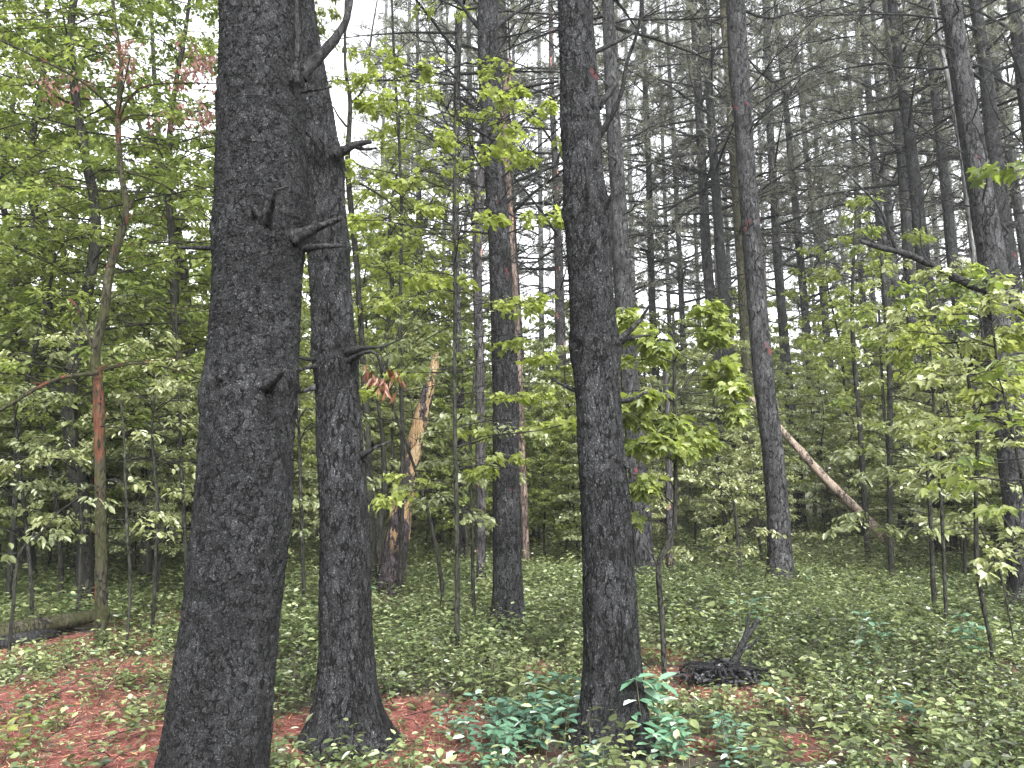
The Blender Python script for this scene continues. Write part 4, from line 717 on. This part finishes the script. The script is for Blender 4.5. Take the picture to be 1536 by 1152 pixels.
# ------------------------------------------------------------------ teal green seedlings in the foreground
def seedling(px, py, h, nst, leaf, label, group='blue green seedlings in the foreground', mat='teal', wd=1.0, whorl=5):
    g = G(px, py); g.z = gz(g.x, g.y); e = empty('seedling', g, label, 'seedling', group); m = MB()
    for q in range(nst):
        a = random.uniform(0, 6.3); r = random.uniform(0, .08)*math.sqrt(nst); b = Vector((r*math.cos(a), r*math.sin(a), -.02)); hh = h*random.uniform(.55, 1.1); t = b+Vector((random.uniform(-.06, .06), random.uniform(-.06, .06), hh))
        s = MB(); tube(s, [b, b.lerp(t, .5)+Vector((.01, 0, 0)), t], [.003, .0025, .0015], 4); s.build('stem', M['stem'], e)
        for lv in range(3):
            u = .45+.27*lv; p = b.lerp(t, min(1, u)); k = whorl if lv == 2 else whorl-2; a0 = random.uniform(0, 6)
            az = a0+np.arange(k)*6.283/k+rng.normal(0, .2, k); d = np.stack([np.cos(az), np.sin(az), rng.normal(.0, .2, k)], -1); sz = leaf*rng.uniform(.75, 1.15, k)
            leaves(m, np.array([tuple(p)]*k)+d*.012, d, rnor(k, .2), sz, T_OVAL, wd, tint=np.clip(rng.normal(.5, .25, k), 0, 1))
    m.build('leaves', M[mat], e, smooth=False); return e
for px, py, h, ns, lf, lab in [
    (800, 1130, .34, 16, .085, 'blue green seedling clump with round pale leaves at the bottom centre'),
    (745, 1150, .28, 12, .075, 'blue green seedling clump at the bottom edge left of centre, lowest and most spread'),
    (850, 1105, .40, 10, .08, 'tallest blue green clump directly left of the central right trunk foot'),
    (700, 1105, .24, 8, .065, 'small blue green clump between red needles and the bottom centre clump'),
    (1005, 1150, .26, 10, .075, 'blue green clump at the bottom edge right of the central right trunk'),
    (1095, 1150, .26, 7, .065, 'low blue green clump at the bottom edge below the root stump'),
    (900, 1175, .2, 5, .065, 'blue green clump below the central right trunk foot'),
    (1180, 1075, .22, 3, .07, 'pale teal sprig lower right of the root stump')]:
    seedling(px, py, h, ns, lf, lab)
seedling(962, 1128, .46, 4, .15, 'large leaved teal seedling standing before the central right trunk foot', wd=.75, whorl=7)
seedling(1370, 1095, .3, 2, .12, 'teal seedling with long leaves in the lower right undergrowth', wd=.6, whorl=5)
seedling(1300, 990, .4, 4, .09, 'teal tinted seedling in the mid right undergrowth')
seedling(1130, 950, .4, 3, .09, 'teal tinted seedling above the root stump')
seedling(1450, 1000, .45, 4, .1, 'teal tinted seedling near the hanging dark stem')
seedling(90, 1100, .2, 2, .06, 'dull green seedling on the red needles at lower left', mat='cover', group='green seedlings on the needle carpet')
seedling(15, 1140, .28, 3, .08, 'green seedling cut by the lower left edge', mat='leaf', group='green seedlings on the needle carpet')
seedling(160, 1050, .25, 5, .07, 'grey green seedling clump on the needles left of the thickest trunk', mat='cover', group='green seedlings on the needle carpet')
seedling(440, 1165, .22, 4, .06, 'green seedling just right of the thickest trunk foot', mat='cover', group='green seedlings on the needle carpet')
# ------------------------------------------------------------------ thin haze volume, added to lift the dark background
m = MB(); bx = [(x, y, z) for z in (-1.2, 34) for y in (-40, 110) for x in (-110, 110)]
m.add(np.array(bx), [0, 2, 3, 1, 4, 5, 7, 6, 0, 1, 5, 4, 2, 6, 7, 3, 0, 4, 6, 2, 1, 3, 7, 5], [4]*6)
hm, t, o = nt('added_haze'); pv = N_(t, 'ShaderNodeVolumePrincipled'); pv.inputs['Color'].default_value = (.93, .96, .95, 1); pv.inputs['Density'].default_value = .0010; pv.inputs['Anisotropy'].default_value = .2
t.links.new(pv.outputs[0], o.inputs['Volume'])
tag(m.build('haze', hm, smooth=False), kind='stuff', label='thin haze added to lighten the dark background', cat='haze')
# ------------------------------------------------------------------ light
w = bpy.data.worlds.new('World'); S.world = w; w.use_nodes = True; t = w.node_tree; t.nodes.clear()
EL, RO = R(42), R(158)
sk = t.nodes.new('ShaderNodeTexSky'); sk.sky_type = 'NISHITA'; sk.sun_disc = False; sk.sun_elevation = EL; sk.sun_rotation = RO; sk.air_density = 1.0; sk.dust_density = 3.0
hs = t.nodes.new('ShaderNodeHueSaturation'); hs.inputs['Saturation'].default_value = .12; bg = t.nodes.new('ShaderNodeBackground'); bg.inputs[1].default_value = .15; ou = t.nodes.new('ShaderNodeOutputWorld')
t.links.new(sk.outputs[0], hs.inputs['Color']); t.links.new(hs.outputs[0], bg.inputs[0]); t.links.new(bg.outputs[0], ou.inputs[0])
sl = bpy.data.lights.new('sun', 'SUN'); sl.energy = 1.5; sl.angle = R(25); sl.color = (1, .98, .955)
so = bpy.data.objects.new('sun', sl); COL.objects.link(so)
dirv = Vector((math.sin(-RO)*-1*math.cos(EL), math.cos(RO)*math.cos(EL), math.sin(EL)))
so.rotation_euler = dirv.to_track_quat('Z', 'Y').to_euler(); so.location = (0, 0, 30)
S.view_settings.view_transform = 'Standard'; S.view_settings.look = 'None'; S.view_settings.gamma = 1; S.view_settings.exposure = 2.4
S.render.engine = 'CYCLES'; S.cycles.max_bounces = 10; S.cycles.transmission_bounces = 6; S.cycles.diffuse_bounces = 5
